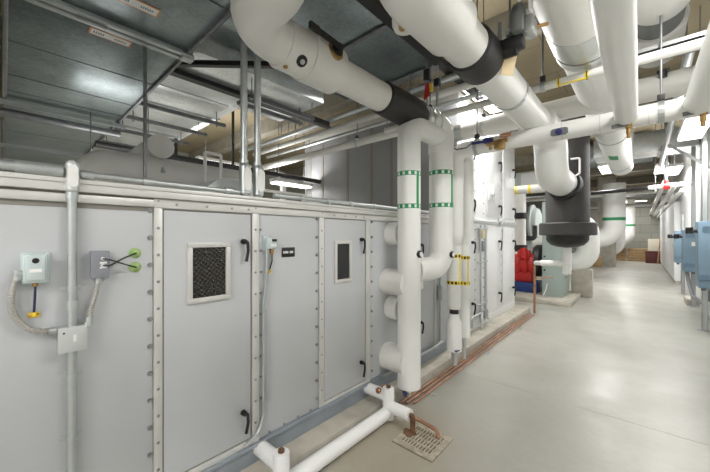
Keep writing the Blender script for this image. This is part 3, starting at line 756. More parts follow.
# pipe five
XP5, ZP5 = .115, 3.5
p5 = thing('insulated_pipe', 'very thick white pipe high up between the two right aisle pipes, dark slot', 'pipe')
MB().cyl((XP5, YN, ZP5), (XP5, 3.52, ZP5), .195, 34).build('jacket', 'jacket', p5)
MB().cyl((XP5, 3.48, ZP5), (XP5, 3.90, ZP5), .168, 34).build('bare_section', 'motor_grey', p5)
MB().cyl((XP5, 3.84, ZP5), (XP5, 4.4, ZP5), .195, 34).build('jacket', 'jacket', p5)
tr_ = thing('metal_tray', 'dusty sheet metal tray above the thin yellow banded pipe at the right', 'tray')
MB().box((-.06, 3.42, 3.06), (.998, 3.66, 3.07)).box((-.06, 3.42, 3.06), (.998, 3.43, 3.10)).box((-.06, 3.65, 3.06), (.998, 3.66, 3.10)).build('tray', 'galv', tr_)
for x in (.45, .85): MB().cyl((x, 3.54, 3.065), (x, 3.54, ZC), .012, 8).build('rod', 'strut', tr_)
c4 = thing('insulated_pipe', 'short white cross pipe right of the central pipe under the dark slot', 'pipe')
MB().cyl((-.06, 4.62, 3.17), (.998, 4.62, 3.17), .128, 28).build('jacket', 'jacket', c4)
t = thing('drain_valve', 'black valve stem hanging on the white cross pipe right of centre', 'valve', loc=P(663, 74, Y=4.16))
MB().cyl((0, 0, -.035), (0, 0, .035), .03, 14).box((-.045, -.02, .012), (.045, .03, .04), .008).build('stem', 'black_plastic', t)

# little blue knob valve and brass assembly on the header
def toward_cam(axis_p, axis, r):
    axis_p = V(axis_p); ax = V(axis).normalized(); d = CAM - axis_p; d = (d - ax * d.dot(ax)).normalized()
    return axis_p + d * r, d
q, d = toward_cam((P(561, 124, Y=YC1).x, YC1, ZC1), (1, 0, 0), .078)
t = thing('balancing_valve', 'blue knob on a grey plate set into the white header pipe', 'valve')
up = V((1, 0, 0)).cross(d).normalized()
MB().poly([q + V((1, 0, 0)) * i * .065 + up * j * .032 for i, j in ((-1, -.7), (-.7, -1), (.7, -1), (1, -.7), (1, .7), (.7, 1), (-.7, 1), (-1, .7))], d * .012).build('plate', 'motor_grey', t)
MB().lathe(q + d * .01, d, [(0, .028), (.02, .028), (.024, .022)], 18).build('knob', 'blue_dark', t)
bx = P(500, 143, Y=YC1).x
q, d = toward_cam((bx, YC1, ZC1), (1, 0, 0), .08)
t = thing('control_valve', 'brass control valve with blue head on the header left of centre', 'valve')
MB().cyl(q + V((-.10, 0, .01)) + d * .02, q + V((.10, 0, .02)) + d * .02, .022, 14).box(q + V((-.02, -.05, -.07)), q + V((.07, .02, .02)), .01).cyl(q + V((-.06, -.03, -.06)), q + V((-.06, -.03, -.01)), .014, 10).build('valve_body', 'brass', t)
MB().box(q + V((-.12, -.07, .005)), q + V((-.03, -.02, .06)), .01).cyl(q + V((-.10, -.05, .03)), q + V((-.24, -.05, .035)), .016, 12).build('head', 'blue_dark', t)
MB().cyl(q + V((.04, -.06, .05)), q + V((.13, -.02, .06)), .02, 12).build('cap', 'copper', t)
MB().tube([q + V((-.24, -.05, .035)), q + V((-.30, -.05, .0)), q + V((-.42, -.02, .01)), q + V((-.50, .0, .06))], .006, .04, 8).build('cable', 'cable_black', t)

# dark insulated tank
TX, TY = XP2 - .0, P(567, 200, X=XP2).y
tk = thing('air_separator', 'tall dark grey foam wrapped tank hanging over the aisle, round bottom', 'tank')
tr = .268
MB().cyl((TX, TY, 1.60), (TX, TY, 3.5), tr, 40).build('shell', 'tank_foam', tk)
MB().lathe((TX, TY, 1.61), (0, 0, 1), [(0, .34), (.012, .352), (.165, .352), (.18, .34)], 44).build('flange', 'tank_foam', tk)
MB().lathe((TX, TY, 1.62), (0, 0, -1), [(0, .255), (.06, .262), (.10, .25), (.15, .20), (.18, .12), (.19, .02)], 40).build('bottom_cap', 'black_wrap', tk)
MB().lathe((XP2, 5.06, 2.31), (0, 1, 0), [(0, .185), (.02, .205), (.25, .215)], 34).build('inlet_collar', 'black_wrap', tk)
MB().cyl((TX, TY, 1.05), (TX, TY, 1.45), .055, 18).build('drain_pipe', 'jacket_white', tk)
for y in (-1,):
    MB().tube([(TX + .10, TY - .42, 2.62), (TX + .20, TY - .42, 2.62), (TX + .20, TY - .42, 2.42), (TX + .10, TY - .42, 2.36)], .012, .02, 12).build('vent_loop', 'jacket_white', tk)
lp = thing('insulated_pipe', 'thin white pipe running level under the dark tank to a copper drop', 'pipe')
MB().tube([P(541, 263, Y=TY), P(566, 263.5, Y=TY), (TX, TY, P(567, 263.5, Y=TY).z), (TX + .0, TY + .0, 1.06)], .045, .05, 18).build('jacket', 'jacket_white', lp)
zlp = P(541, 263, Y=TY).z

# ------------------------------------------------------------------ white drain line on the floor
XD, ZD, RD = -1.625, .072, .053
YD0, YD1 = 1.13, 2.235
dl = thing('drain_line', 'white plastic drain line on the floor with two upright traps', 'pipe')
MB().cyl((XD, -.6, ZD), (XD, YD1, ZD), RD, 24).build('main_pipe', 'pvc', dl)
for y in (YD0, YD1):
    MB().lathe((XD, y, .02), (0, 0, 1), [(0, RD * .95), (.255, RD * .95), (.262, RD * .9), (.263, .02)], 24).cyl((XA + .004, y, .205), (XD, y, .205), RD * .92, 22).build('trap', 'pvc', dl)
    MB().cyl((XD, y, .28), (XD, y, .30), .02, 12).build('cleanout', 'rust', dl)
MB().tube([(XD, YD1, .125), (XD + .22, YD1, .125)], RD * .92, 0, 24).build('branch', 'pvc', dl)
MB().tube([(XD + .215, YD1, .125), (XD + .245, YD1, .125), (XD + .245, YD1, .012)], .021, .03, 16).build('copper_spout', 'rust', dl)
for dy in (-.05, .05):
    MB().lathe((XD - .08, YD1 + dy * .7, .225), (0, dy, .6), [(0, .02), (.01, .026), (.03, .026), (.04, .016)], 14).build('copper_cap', 'copper', dl)
dc = thing('copper_pipe', 'short copper pipe along the drain grate edge bent into it', 'pipe')
MB().tube([(XD + .24, YD1 + .03, .10), (XD + .28, YD1 + .05, .085), (XD + .43, YD1 + .06, .06), (XD + .45, YD1 + .05, .012)], .015, .03, 14).build('tube', 'copper', dc)
# floor drain
gx0, gx1, gy0_, gy1_ = -1.436, -1.09, 2.02, 2.37
fd = thing('floor_drain', 'square slotted iron drain grate set in the floor', 'drain')
MB().box((gx0, gy0_, -.0005), (gx1, gy1_, .003)).build('shade_sheet', 'grate_shade', fd)  # flat dark sheet painting the shade inside the drain
fr = MB(); w = .045
fr.box((gx0, gy0_, 0), (gx1, gy0_ + w, .008), .002).box((gx0, gy1_ - w, 0), (gx1, gy1_, .008), .002).box((gx0, gy0_ + w, 0), (gx0 + w, gy1_ - w, .008), .002).box((gx1 - w, gy0_ + w, 0), (gx1, gy1_ - w, .008), .002)
fr.build('rim', 'grate_iron', fd)
g = MB(); nx = 10; iw = gx1 - gx0 - 2 * w
for k in range(nx + 1):
    x = gx0 + w + iw * k / nx
    g.box((x - .0075, gy0_ + w, .001), (x + .0075, gy1_ - w, .010), .001)
for k in range(5):
    y = gy0_ + w + (gy1_ - gy0_ - 2 * w) * k / 4
    g.box((gx0 + w, y - .010, .001), (gx1 - w, y + .010, .0095), .001)
g.build('grating', 'grate_iron', fd)
tag(MB().poly([(-1.385 + .055 * math.cos(t_) * (1 + .2 * math.sin(3 * t_)), 2.19 + .05 * math.sin(t_) * (1 + .2 * math.cos(5 * t_)), .0102) for t_ in [2 * PI * k / 26 for k in range(26)]], (0, 0, .002)).build('rust_deposit', 'rust'), 'patch of rusty sediment on the drain grate below the copper spout', 'sediment')

# copper lines on the floor
for k, (x, r, lab) in enumerate(((-1.675, .011, 'copper line on the floor nearest the concrete pad'), (-1.63, .012, 'middle copper line on the floor along the concrete pad'), (-1.58, .011, 'copper line on the floor furthest from the concrete pad'))):
    t = thing('copper_line', lab, 'pipe')
    z = .028
    MB().tube([(x, 2.48 + .05 * k, z), (x, 7.05 + .04 * k, z)], r, 0, 14).build('tube', 'copper', t)
    for y in (3.6 + .2 * k, 5.4): MB().cyl((x, y, z), (x, y + .06, z), r + .004, 14).build('coupling', 'copper', t)
for y in (2.9, 4.4, 6.0):
    tag(MB().box((-1.69, y - .02, 0), (-1.52, y + .02, .014), .003).build('pipe_support', 'galv'), 'flat metal sleeper under the floor copper lines, one of three', 'pipe support', 'sleepers under the copper lines')
cr = thing('copper_riser', 'upright copper pipe rising from floor lines to the thin white pipe', 'pipe')
pc = P(534.5, 313, Z=.02)
MB().tube([(pc.x + .0, pc.y - .0, .02), (pc.x, pc.y, 1.06)], .022, .03, 14).cyl((pc.x, pc.y, .72), (pc.x + .25, pc.y + .4, .74), .014, 12).build('tube', 'copper', cr)
MB().cyl((pc.x, pc.y, .5), (pc.x, pc.y, .56), .028, 14).build('coupling', 'copper', cr)
lp2 = thing('insulated_pipe', 'thin white pipe stub from copper riser towards the dark tank', 'pipe')
MB().cyl((pc.x + .03, pc.y, 1.05), P(566, 264, Y=TY) + V((0, .04, 0)), .045, 16).build('jacket', 'jacket_white', lp2)

# ------------------------------------------------------------------ ductwork
DZ = 3.0
du = thing('duct', 'large dark galvanised duct overhead at upper left with two stickers', 'duct')
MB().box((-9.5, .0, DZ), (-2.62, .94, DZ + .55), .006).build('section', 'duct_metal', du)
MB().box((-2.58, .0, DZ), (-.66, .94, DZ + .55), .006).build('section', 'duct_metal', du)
fl = MB()
for (x, zz) in ((-2.64, .0), (-2.57, .0)):
    fl.box((x - .022, -.03, DZ - .03), (x + .022, .97, DZ + .0), .003).box((x - .022, .94, DZ), (x + .022, .97, DZ + .58)).box((x - .022, -.03, DZ), (x + .022, 0, DZ + .58))
fl.build('flange', 'galv', du)
MB().box((-2.62, .30, DZ - .04), (-2.585, .45, DZ - .005), .003).build('clip', 'strut', du)
MB().box((-2.64, .90, DZ - .045), (-2.56, .985, DZ), .006).build('corner', 'galv', du)
for x in (-3.35, -4.05, -4.5, -5.5, -6.2, -1.9):
    MB().box((x - .006, .005, DZ - .006), (x + .006, .935, DZ), .001).build('cross_break', 'duct_metal', du)
MB().box((-9.5, .925, DZ - .02), (-.66, .945, DZ + .02), .002).build('edge_seam', 'strut', du)
MB().box((-9.5, -.005, DZ - .02), (-.66, .015, DZ + .02), .002).build('edge_seam', 'strut', du)
def sticker(px, py, ln, lab):
    c = P(px, py, Z=DZ - .001)
    t = thing('duct_sticker', lab, 'sticker', loc=c)
    MB().box((-.045, -ln / 2, -.002), (.045, ln / 2, 0)).build('border', 'orange', t)
    MB().box((-.036, -ln / 2 + .009, -.003), (.036, ln / 2 - .009, -.001)).build('paper', 'white_label', t)
    g = MB(); y = -ln / 2 + .02
    for k in range(5): g.box((-.016, y, -.0038), (.014, y + .008, -.0028)); y += .0125
    y = .02
    for k in range(6): g.box((-.012, y, -.0038), (.010, y + .007, -.0028)); y += .0115
    g.build('lettering', 'box_grey', t)
sticker(111, 37.5, .235, 'orange bordered white sticker on the dark duct, left of the flange')
sticker(137, 4, .235, 'orange bordered white sticker on the dark duct at the top edge')

# bright duct beyond, its sloping transition and the dark duct above the risers
d2 = thing('duct', 'shiny galvanised duct crossing behind the large dark duct', 'duct')
MB().box((-7.4, 1.08, 3.3), (-4.02, 1.98, 3.8), .006).build('section', 'duct_lit', d2)
MB().box((-3.98, 1.08, 3.3), (-3.02, 2.75, 3.8), .006).build('section', 'duct_lit', d2)
for x in (-5.9, -4.6): MB().box((x - .02, 1.05, 3.275), (x + .02, 2.0, 3.3), .003).build('flange', 'galv', d2)
d2b = thing('duct', 'shiny galvanised duct further back with flat underside near the deck', 'duct')
MB().box((-9.0, 2.05, 3.84), (-4.1, 2.75, 4.3), .006).build('section', 'duct_lit', d2b)
MB().box((-6.02, 2.03, 3.815), (-5.98, 2.77, 3.84)).build('flange', 'galv', d2b)
d3_ = thing('duct', 'wide dark galvanised duct above the white lever valve pipe', 'duct')
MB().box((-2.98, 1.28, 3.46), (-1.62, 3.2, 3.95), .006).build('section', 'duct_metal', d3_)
MB().box((-2.98, 2.22, 3.435), (-1.62, 2.26, 3.46), .003).build('flange', 'strut', d3_)
MB().box((-2.98, 3.1, 3.44), (-1.62, 3.2, 3.46), .003).build('flange', 'strut', d3_)
sb_ = thing('duct', 'shiny galvanised duct overhead between the two thick white pipes', 'duct')
MB().box((-2.1, .97, 3.28), (-1.1, 1.26, 3.85), .004).build('section', 'duct_lit', sb_)

def angle_beam(name, a, b, w, label, m='dark_steel'):
    a, b = V(a), V(b)
    o = MB().bar(a, b, w, .012).bar(a + V((0, 0, w / 2)), b + V((0, 0, w / 2)), .012, w).build(name, m)
    return tag(o, label, 'beam')
angle_beam('steel_angle', (-1.56, .9, 3.40), (-1.56, 4.2, 3.40), .09, 'dark steel angle running along the dark duct edge beside the valve pipe')
angle_beam('steel_angle', (-3.5, 1.0, 3.24), (-3.5, 3.3, 3.24), .09, 'dark steel angle crossing under the shiny duct above the conduits')
angle_beam('steel_angle', P(168, 65, Z=3.2), P(286, 67, Z=3.2), .05, 'dark steel angle along the dark duct edge behind the two drop conduits')

# struts and trapezes below the big duct
def trapeze(x, y0, y1, z, label, group=None, m='galv', rods=None, top=ZC):
    t = thing('trapeze_strut', label, 'strut', group)
    s = MB(); h = .042
    s.box((x - .021, y0, z - h), (x + .021, y1, z - h + .005)).box((x - .021, y0, z - h), (x - .016, y1, z)).box((x + .016, y0, z - h), (x + .021, y1, z))
    s.build('channel', m, t)
    for y in (rods or (y0 + .03, y1 - .03)):
        MB().cyl((x, y, z - h - .03), (x, y, top), .0065, 8).build('rod', 'strut', t)
        MB().cyl((x, y, z - h - .012), (x, y, z - h), .014, 6).build('nut', 'galv', t)
    return t
trapeze(-4.72, -.06, 1.0, DZ - .035, 'first strut under the large dark duct, counted from the camera')
trapeze(-6.95, -.06, 1.0, DZ - .035, 'second strut under the large dark duct, counted from the camera')
trapeze(-8.3, -.06, 1.0, DZ - .035, 'furthest strut under the large dark duct')
for k, (x, z) in enumerate(((-4.3, 3.16), (-4.9, 3.16), (-5.6, 3.16), (-6.5, 3.16))):
    trapeze(x, 1.0, 2.06, z, rods=(1.12, 1.94), label= ['nearest', 'second', 'third', 'furthest'][k] + ' strut below the shiny duct behind the dark one', m='strut', top=3.3)
for k, x in enumerate((-3.1, -3.35)):
    trapeze(x, 1.75, 2.65, 3.12, ['nearer', 'farther'][k] + ' short strut hung behind the two drop conduits', m='strut', top=3.3)
tag(MB().cyl((-4.86, -4.0, 2.875), (-4.86, .97, 2.875), .044, 16).build('steel_pipe', 'strut'), 'dark steel pipe under the large duct ending at its right edge', 'pipe')
tag(MB().cyl((-5.0, .75, 2.74), (-5.0, 4.45, 2.74), .042, 14).build('sprinkler_pipe', 'dark_steel'), 'black pipe running level behind the roof of the near grey unit', 'pipe')
for k, (px, x) in enumerate(((176, -7.6), (233, -7.6), (117, -7.6))):
    p = P(px, 150, X=x)
    tag(MB().cyl((x, p.y, 3.1), (x, p.y, ZC), .035, 10).build('drop_pipe', 'dark_steel'), ['black upright pipe left of the two drop conduits, second from left', 'black upright pipe just left of the two drop conduits', 'leftmost black upright pipe above the grey unit'][k], 'pipe')
# upright strut posts on the near unit's roof
for k, (px, X_) in enumerate(((145, -2.7),)):
    p = P(px, 180, X=X_)
    tag(MB().box((X_ - .010, p.y - .010, 1.85), (X_ + .010, p.y + .010, 3.0)).build('strut_post', 'strut'), ['slim steel post on the grey unit roof near the large duct corner', 'slim steel post on the grey unit roof further left and back'][k], 'post')

# parallel conduits under the deck
for k in range(5):
    y = 3.3 + .16 * k
    z = 3.36 + (.05 if k % 2 else 0)
    tag(MB().cyl((-6.2, y, z), (-1.35, y, z), (.035, .025, .045, .02, .03)[k], 12).build('conduit', ('galv', 'strut', 'duct_jacket', 'strut', 'galv')[k]), ['nearest', 'second nearest', 'third, pale', 'fourth', 'farthest'][k] + ' overhead conduit of the five crossing before the tall end wall', 'conduit', 'conduits before the tall end wall')
c5 = tag(MB().cyl((-6.0, 3.6, 3.02), (-1.80, 3.6, 3.02), .055, 16).build('insulated_pipe', 'jacket'), 'slim white pipe crossing in front of the tall grey end wall', 'pipe')
bx_ = thing('roof_duct_box', 'galvanised transition box on the grey unit roof beside the drop conduits', 'duct')
MB().poly([(-2.05, .78, 1.85), (-2.05, 1.22, 1.85), (-2.05, 1.22, 1.98), (-2.05, .95, 1.98)], (-.3, 0, 0)).build('section', 'galv', bx_)
# insulated ducts on the roof
rd = thing('insulated_pipe', 'thick pale insulated pipe lying above the roof of the near grey unit', 'pipe')
XR_ = -3.5
ya, yb = P(88, 170, X=XR_).y, P(245, 180, X=XR_).y
MB().tube([(XR_ - .0, ya + .02, 1.86), (XR_, ya + .02, 2.22), (XR_, yb, 2.22)], .145, .15, 24).build('jacket', 'duct_jacket', rd)
MB().cyl((XR_ + .1, P(158, 160, X=XR_).y, 2.46), (XR_ - .7, P(158, 160, X=XR_).y, 2.46), .115, 24).build('branch', 'duct_jacket', rd)
MB().tube([(XR_ + .15, P(158, 160, X=XR_).y, 2.2), (XR_, P(158, 160, X=XR_).y, 2.46)], .02, 0, 10).build('saddle', 'galv', rd)
hb = thing('handrail_bracket', 'small white inverted U bracket above the grey unit roof', 'bracket')
a, b = P(205, 168, X=-3.2), P(221, 168, X=-3.2)
MB().tube([(-3.2, a.y, 2.25), (-3.2, a.y, 2.43), (-3.2, b.y, 2.43), (-3.2, b.y, 2.25)], .016, .02, 10).build('rail', 'white_label', hb)
MB().tube([(-3.2, a.y, 1.85), (-3.2, a.y, 2.26)], .012, 0, 10).tube([(-3.2, b.y, 1.85), (-3.2, b.y, 2.26)], .012, 0, 10).build('leg', 'white_label', hb)
pp = thing('pipe_rack', 'pale post and rail rack standing far behind the near grey unit', 'rack')
p = P(283, 190, X=-6.6)
for dy in (0, 1.3):
    MB().box((-6.66, p.y + dy - .05, 0), (-6.54, p.y + dy + .05, 2.9)).build('post', 'white_label', pp)
for z in (1.95, 2.3, 2.65):
    MB().box((-6.62, p.y - 1.2, z), (-6.58, p.y + 1.6, z + .06)).build('rail', 'white_label', pp)

# ducts over the right end of the aisle
d6 = thing('duct', 'shiny duct crossing high over the far aisle near the right wall', 'duct')
MB().box((-.9, 10.3, 3.62), (.98, 11.1, 4.1), .006).build('section', 'duct_lit', d6)
for x in (.35, -.2): MB().box((x - .03, 10.27, 3.59), (x + .03, 11.13, 3.62)).build('flange', 'galv', d6)
d7 = thing('duct', 'dark ductwork farther down the aisle below the deck', 'duct')
MB().box((-1.8, 12.8, 4.0), (.3, 14.0, 4.5), .006).build('section', 'duct_metal', d7)
for k, (x, z, r) in enumerate(((.72, 3.02, .07), (.52, 3.12, .06), (.86, 2.86, .05))):
    tag(MB().cyl((x, 12.4, z), (x, YF - .05, z), r, 14).build('insulated_pipe', 'jacket_white'), ['middle', 'leftmost', 'rightmost'][k] + ' of three white pipes high along the far right wall', 'pipe')
for k in range(6):
    y = 14.6 + 2.4 * k
    tag(MB().cyl((-6.0, y, 3.2 + .12 * (k % 3)), (.999, y, 3.2 + .12 * (k % 3)), .05 + .02 * (k % 2), 12).build('cross_pipe', ('galv', 'jacket', 'strut')[k % 3]), ['nearest', 'second', 'third', 'fourth', 'fifth', 'farthest'][k] + ' cross pipe over the far aisle beyond the dark duct', 'pipe')
# sprinkler line
sp = thing('sprinkler_pipe', 'black and white sprinkler line crossing the aisle with red coupling', 'pipe')
a, b = P(591, 193.5, Y=11.5), P(648, 188, Y=11.5)
MB().cyl(a, b, .05, 14).build('black_length', 'black_wrap', sp)
MB().cyl(b, (.999, 11.5, b.z + .04), .055, 14).build('white_length', 'jacket_white', sp)
c = P(666, 183, Y=11.5)
MB().cyl((c.x - .05, 11.5, b.z + .01), (c.x + .07, 11.5, b.z + .014), .085, 16).cyl((c.x, 11.5, b.z - .02), (c.x, 11.5, b.z + .16), .05, 12).build('coupling', 'red_paint', sp)
MB().cyl((c.x, 11.5, b.z + .1), (c.x, 11.5, ZC), .035, 12).build('drop', 'strut', sp)
cw = thing('conduit', 'thick grey conduit rack running along high up near the right wall', 'conduit')
MB().cyl((.42, 5.2, 3.72), (.42, 12.0, 3.52), .05, 12).build('tube', 'galv', cw)
for y in (6.5, 8.4, 10.2): MB().cyl((.42, y, 3.66), (.42, y + .15, 3.66), .062, 12).build('coupling', 'galv', cw)
br = tag(MB().bar((.42, 9.0, 3.45), (.999, 9.0, 2.9), .045, .045).build('brace', 'galv'), 'sloping steel brace from overhead to the right wall', 'brace')

# hangers
def hanger(x, y, z, r, along, label, top=ZC, m='galv'):
    t = thing('pipe_hanger', label, 'pipe hanger', 'clevis hangers carrying the overhead pipes')
    MB().cyl((x, y, z + r + .03), (x, y, top), .008, 8).build('rod', 'strut', t)
    c = MB(); n = 20; w = .018
    pts = []
    for k in range(n + 1):
        a = 2 * PI * k / n
        pts.append((math.cos(a) * (r + .004), math.sin(a) * (r + .004)))
    for k in range(n):
        (u0, z0), (u1, z1) = pts[k], pts[k + 1]
        if along == 'Y':
            A, B = V((x + u0, y, z + z0)), V((x + u1, y, z + z1)); upv = (0, 1, 0)
        else:
            A, B = V((x, y + u0, z + z0)), V((x, y + u1, z + z1)); upv = (1, 0, 0)
        c.bar(A, B, .005, w * 2, upv)
    c.build('clevis', m, t)
    MB().box((x - .022, y - .022, z + r + .012), (x + .022, y + .022, z + r + .055), .004).build('clamp', 'dark_steel', t)
    return t
hanger(XP1, 3.02, ZP1, .140, 'Y', 'ring hanger on the silver end of the lever valve pipe', m='silver_band')
hanger(XP2, 2.75, ZP2, .132, 'Y', 'ring hanger on the tagged overhead pipe just past its black band')
hanger(-1.30, YC1, ZC1, .082, 'X', 'ring hanger on the header between the risers and the tagged pipe')
hanger(.12, YC1, ZC1, .082, 'X', 'ring hanger on the header between the two right aisle pipes', top=ZC)
hanger(-1.55, YC2, ZC2, .121, 'X', 'ring hanger on the cross pipe near its silver collar')
hanger(.62, YC2, ZC2, .121, 'X', 'ring hanger on the cross pipe at the right wall side')
hanger(XP4, 6.0, ZP4, .207, 'Y', 'ring hanger on the very thick pipe past the header')
hanger(-.082, 1.0, ZC1, .075, 'Y', 'ring hanger on the central aisle pipe above the camera')
hanger(-1.95, YC3, ZC3, .035, 'X', 'ring hanger at the left end of the thin yellow banded pipe')
hanger(-.62, YC3, ZC3, .035, 'X', 'ring hanger on the thin yellow banded pipe right of the tagged pipe')
hanger(-3.2, 3.6, 3.02, .057, 'X', 'ring hanger on the slim white pipe before the tall end wall')
hanger(.3, 11.5, 2.78, .056, 'X', 'ring hanger on the far sprinkler line')
# pressure-gauge and flag cluster between the two overhead pipes
gw = thing('isolation_valve', 'small valve cluster with red and yellow handles behind the black wrap', 'valve')
p = P(427, 92, Y=3.05)
MB().cyl((p.x, p.y, p.z - .22), (p.x, p.y, ZC), .014, 10).cyl((p.x + .12, p.y, p.z - .2), (p.x + .12, p.y, p.z + .4), .016, 10).cyl((p.x - .0, p.y, p.z + .1), (p.x + .12, p.y, p.z + .1), .014, 10).build('tube', 'galv', gw)
MB().box((p.x - .03, p.y - .03, p.z + .12), (p.x + .03, p.y + .03, p.z + .24), .008).build('valve_body', 'dark_steel', gw)
MB().box((p.x + .09, p.y - .03, p.z + .02), (p.x + .15, p.y + .03, p.z + .10), .008).build('valve_body', 'dark_steel', gw)
MB().poly([(p.x - .02, p.y - .04, p.z - .10), (p.x + .05, p.y - .04, p.z - .06), (p.x + .04, p.y - .04, p.z + .08), (p.x + .0, p.y - .04, p.z + .06)], (0, .012, 0)).build('red_handle', 'red_paint', gw)
MB().box((p.x + .055, p.y - .04, p.z - .03), (p.x + .085, p.y - .025, p.z + .06), .003).build('yellow_handle', 'yellow_band', gw)

# ------------------------------------------------------------------ machines beyond the far unit
struct('concrete_pad', MB().box((-6.5, 8.5, 0), (-1.15, 11.2, .1), .01), 'pad_concrete')
cp = thing('control_cabinet', 'tall pale green control cabinet on a pad under the dark tank', 'cabinet')
cy, cx0, cx1 = 9.05, -1.83, -1.385
MB().box((cx0, cy, .1), (cx1, 10.0, 2.45), .012).build('body', 'panel_green', cp)
MB().box((cx0 + .02, cy - .018, .25), (cx1 - .02, cy, 2.40), .005).build('door', 'panel_green', cp)
for z in (.75, .92, 1.09): MB().cyl((cx0 + .06, cy - .03, z), (cx0 + .06, cy - .016, z), .022, 12).build('button', 'black_plastic', cp)
for z in (.55, .65, .75, .85): MB().box((cx1, cy + .28, z), (cx1 + .012, cy + .62, z + .04), .003).build('louvre', 'box_grey', cp)
MB().tube([(cx0 + .12, cy - .03, .42), (cx0 + .10, cy - .05, .28), (cx0 + .04, cy - .05, .12)], .012, .03, 8).build('cable', 'white_label', cp)

ch = thing('pump', 'red pump with round black motor on a dark blue base', 'pump')
bx0 = P(516, 285, Y=9.7).x; bx1 = P(540, 285, Y=9.7).x
MB().box((bx0 - .6, 9.3, .1), (bx1 + .02, 10.1, .36), .02).build('base', 'blue_paint', ch)
cxm = (bx0 + bx1) / 2
MB().cyl((cxm - .45, 9.7, .80), (cxm + .12, 9.7, .80), .30, 28).box((cxm - .40, 9.42, .36), (cxm + .16, 9.98, .62), .03).build('casing', 'red_paint', ch)
for dx in (-.18, .0, .16): MB().cyl((cxm + dx - .04, 9.7, .80), (cxm + dx + .04, 9.7, .80), .35, 28).build('rib', 'red_paint', ch)
MB().box((cxm - .2, 9.40, .98), (cxm + .12, 9.6, 1.22), .04).cyl((cxm - .02, 9.38, 1.0), (cxm - .02, 9.38, 1.28), .09, 16).build('terminal_box', 'red_paint', ch)
MB().lathe((cxm + .14, 9.9, .92), (1, 0, 0), [(0, .40), (.05, .44), (.16, .44), (.22, .38), (.24, .1)], 30).build('motor_end', 'dark_steel', ch)
cl = thing('chiller', 'grey chiller vessel with pale domed end behind the red pump', 'chiller')
p = P(536, 223, Y=11.6)
MB().cyl((p.x - 2.6, 11.6, p.z), (p.x - .1, 11.6, p.z), .55, 30).build('vessel', 'motor_grey', cl)
MB().lathe((p.x - .12, 11.6, p.z), (1, 0, 0), [(0, .60), (.06, .60), (.08, .52), (.2, .46), (.26, .30), (.28, .05)], 30).build('end_dome', 'machine_grey', cl)
for dx in (-2.2, -.5): MB().box((p.x + dx, 11.2, 0), (p.x + dx + .3, 12.0, p.z - .4)).build('leg', 'motor_grey', cl)
MB().tube([(p.x - .3, 11.0, p.z - .5), (p.x + .1, 11.0, p.z - .5), (p.x + .1, 11.0, p.z - .1)], .07, .1, 14).build('elbow', 'dark_steel', cl)
wp = thing('insulated_riser', 'white upright pipe with black joint behind the far white unit end', 'pipe')
p = P(519, 225, Y=10.55)
MB().cyl((p.x, 10.55, 1.3), (p.x, 10.55, 3.0), .19, 24).build('jacket', 'jacket_white', wp)
for z in (1.15, 2.12): MB().cyl((p.x, 10.55, z), (p.x, 10.55, z + .18), .23, 24).build('joint', 'black_wrap', wp)
MB().cyl((p.x, 10.55, .1), (p.x, 10.55, 1.2), .12, 20).build('leg', 'motor_grey', wp)
yp = thing('insulated_pipe', 'white level pipe with yellow marks behind the dark tank', 'pipe')
a, b = P(512, 196, Y=8.4), P(556, 194, Y=8.4)
MB().cyl((-6, 8.4, 2.72), (b.x, 8.4, 2.72), .10, 20).build('jacket', 'jacket', yp)
for px in (517, 530, 553): ring(yp, (P(px, 195, Y=8.4).x, 8.4, 2.72), (1, 0, 0), .103, .05, 'yellow_band', 'yellow_mark')
wc = thing('equipment_housing', 'pale grey boxed equipment high up behind the far white unit', 'equipment')
p = P(532, 170, Y=10.6)
MB().box((p.x - 1.4, 10.6, 3.0), (p.x + .5, 11.6, 3.55), .02).build('body', 'machine_grey', wc)
MB().box((p.x - .3, 10.57, 3.06), (p.x + .4, 10.6, 3.5), .01).build('cover', 'panel_far', wc)
for x in (p.x - 1.2, p.x + .3): MB().cyl((x, 11.1, 3.5), (x, 11.1, ZC), .02, 8).build('rod', 'strut', wc)

# large white pipes in the distance
v1 = thing('insulated_riser', 'thick white pipe right behind the dark tank, elbowing left near floor', 'pipe')
x1_, y1_ = P(588, 240, X=-1.02).x, P(588, 240, X=-1.02).y
r_ = .25
MB().tube([(x1_ - .75, y1_, 2.0), (x1_, y1_, 2.0), (x1_, y1_, .88), (x1_ - 2.0, y1_, .88)], r_, .36, 28).build('jacket', 'jacket_white', v1)
MB().box((x1_ - .35, y1_ - .15, 0), (x1_ + .1, y1_ + .15, .72), .01).build('support', 'pad_concrete', v1)
qb = P(597, 267, Z=0)
tag(MB().box((qb.x - .18, qb.y, 0), (qb.x + .18, qb.y + .5, .52), .02).build('cardboard_box', 'cardboard'), 'brown cardboard box on the floor beside the thick white distant pipe', 'box')
v2 = thing('insulated_riser', 'thick white distant riser with green band, elbowing left at waist height', 'pipe')
q2 = P(614, 220, X=-.78)
MB().tube([(q2.x, q2.y, 3.7), (q2.x, q2.y, 1.50), (q2.x - 3.0, q2.y, 1.44)], .37, .55, 30).build('jacket', 'jacket_white', v2)
ring(v2, (q2.x, q2.y, 2.28), (0, 0, 1), .373, .12, 'green_band', 'green_mark')
v3 = thing('insulated_riser', 'rightmost thick white distant riser with green band and bottom elbow', 'pipe')
q3 = P(627, 220, X=-.62)
MB().tube([(q3.x, q3.y, 3.9), (q3.x, q3.y, 1.30), (q3.x - 3.0, q3.y, 1.22)], .40, .55, 30).build('jacket', 'jacket_white', v3)
ring(v3, (q3.x, q3.y, 2.28), (0, 0, 1), .403, .12, 'green_band', 'green_mark')
v4 = thing('insulated_pipe', 'low thick white distant pipe with elbow above the floor boards', 'pipe')
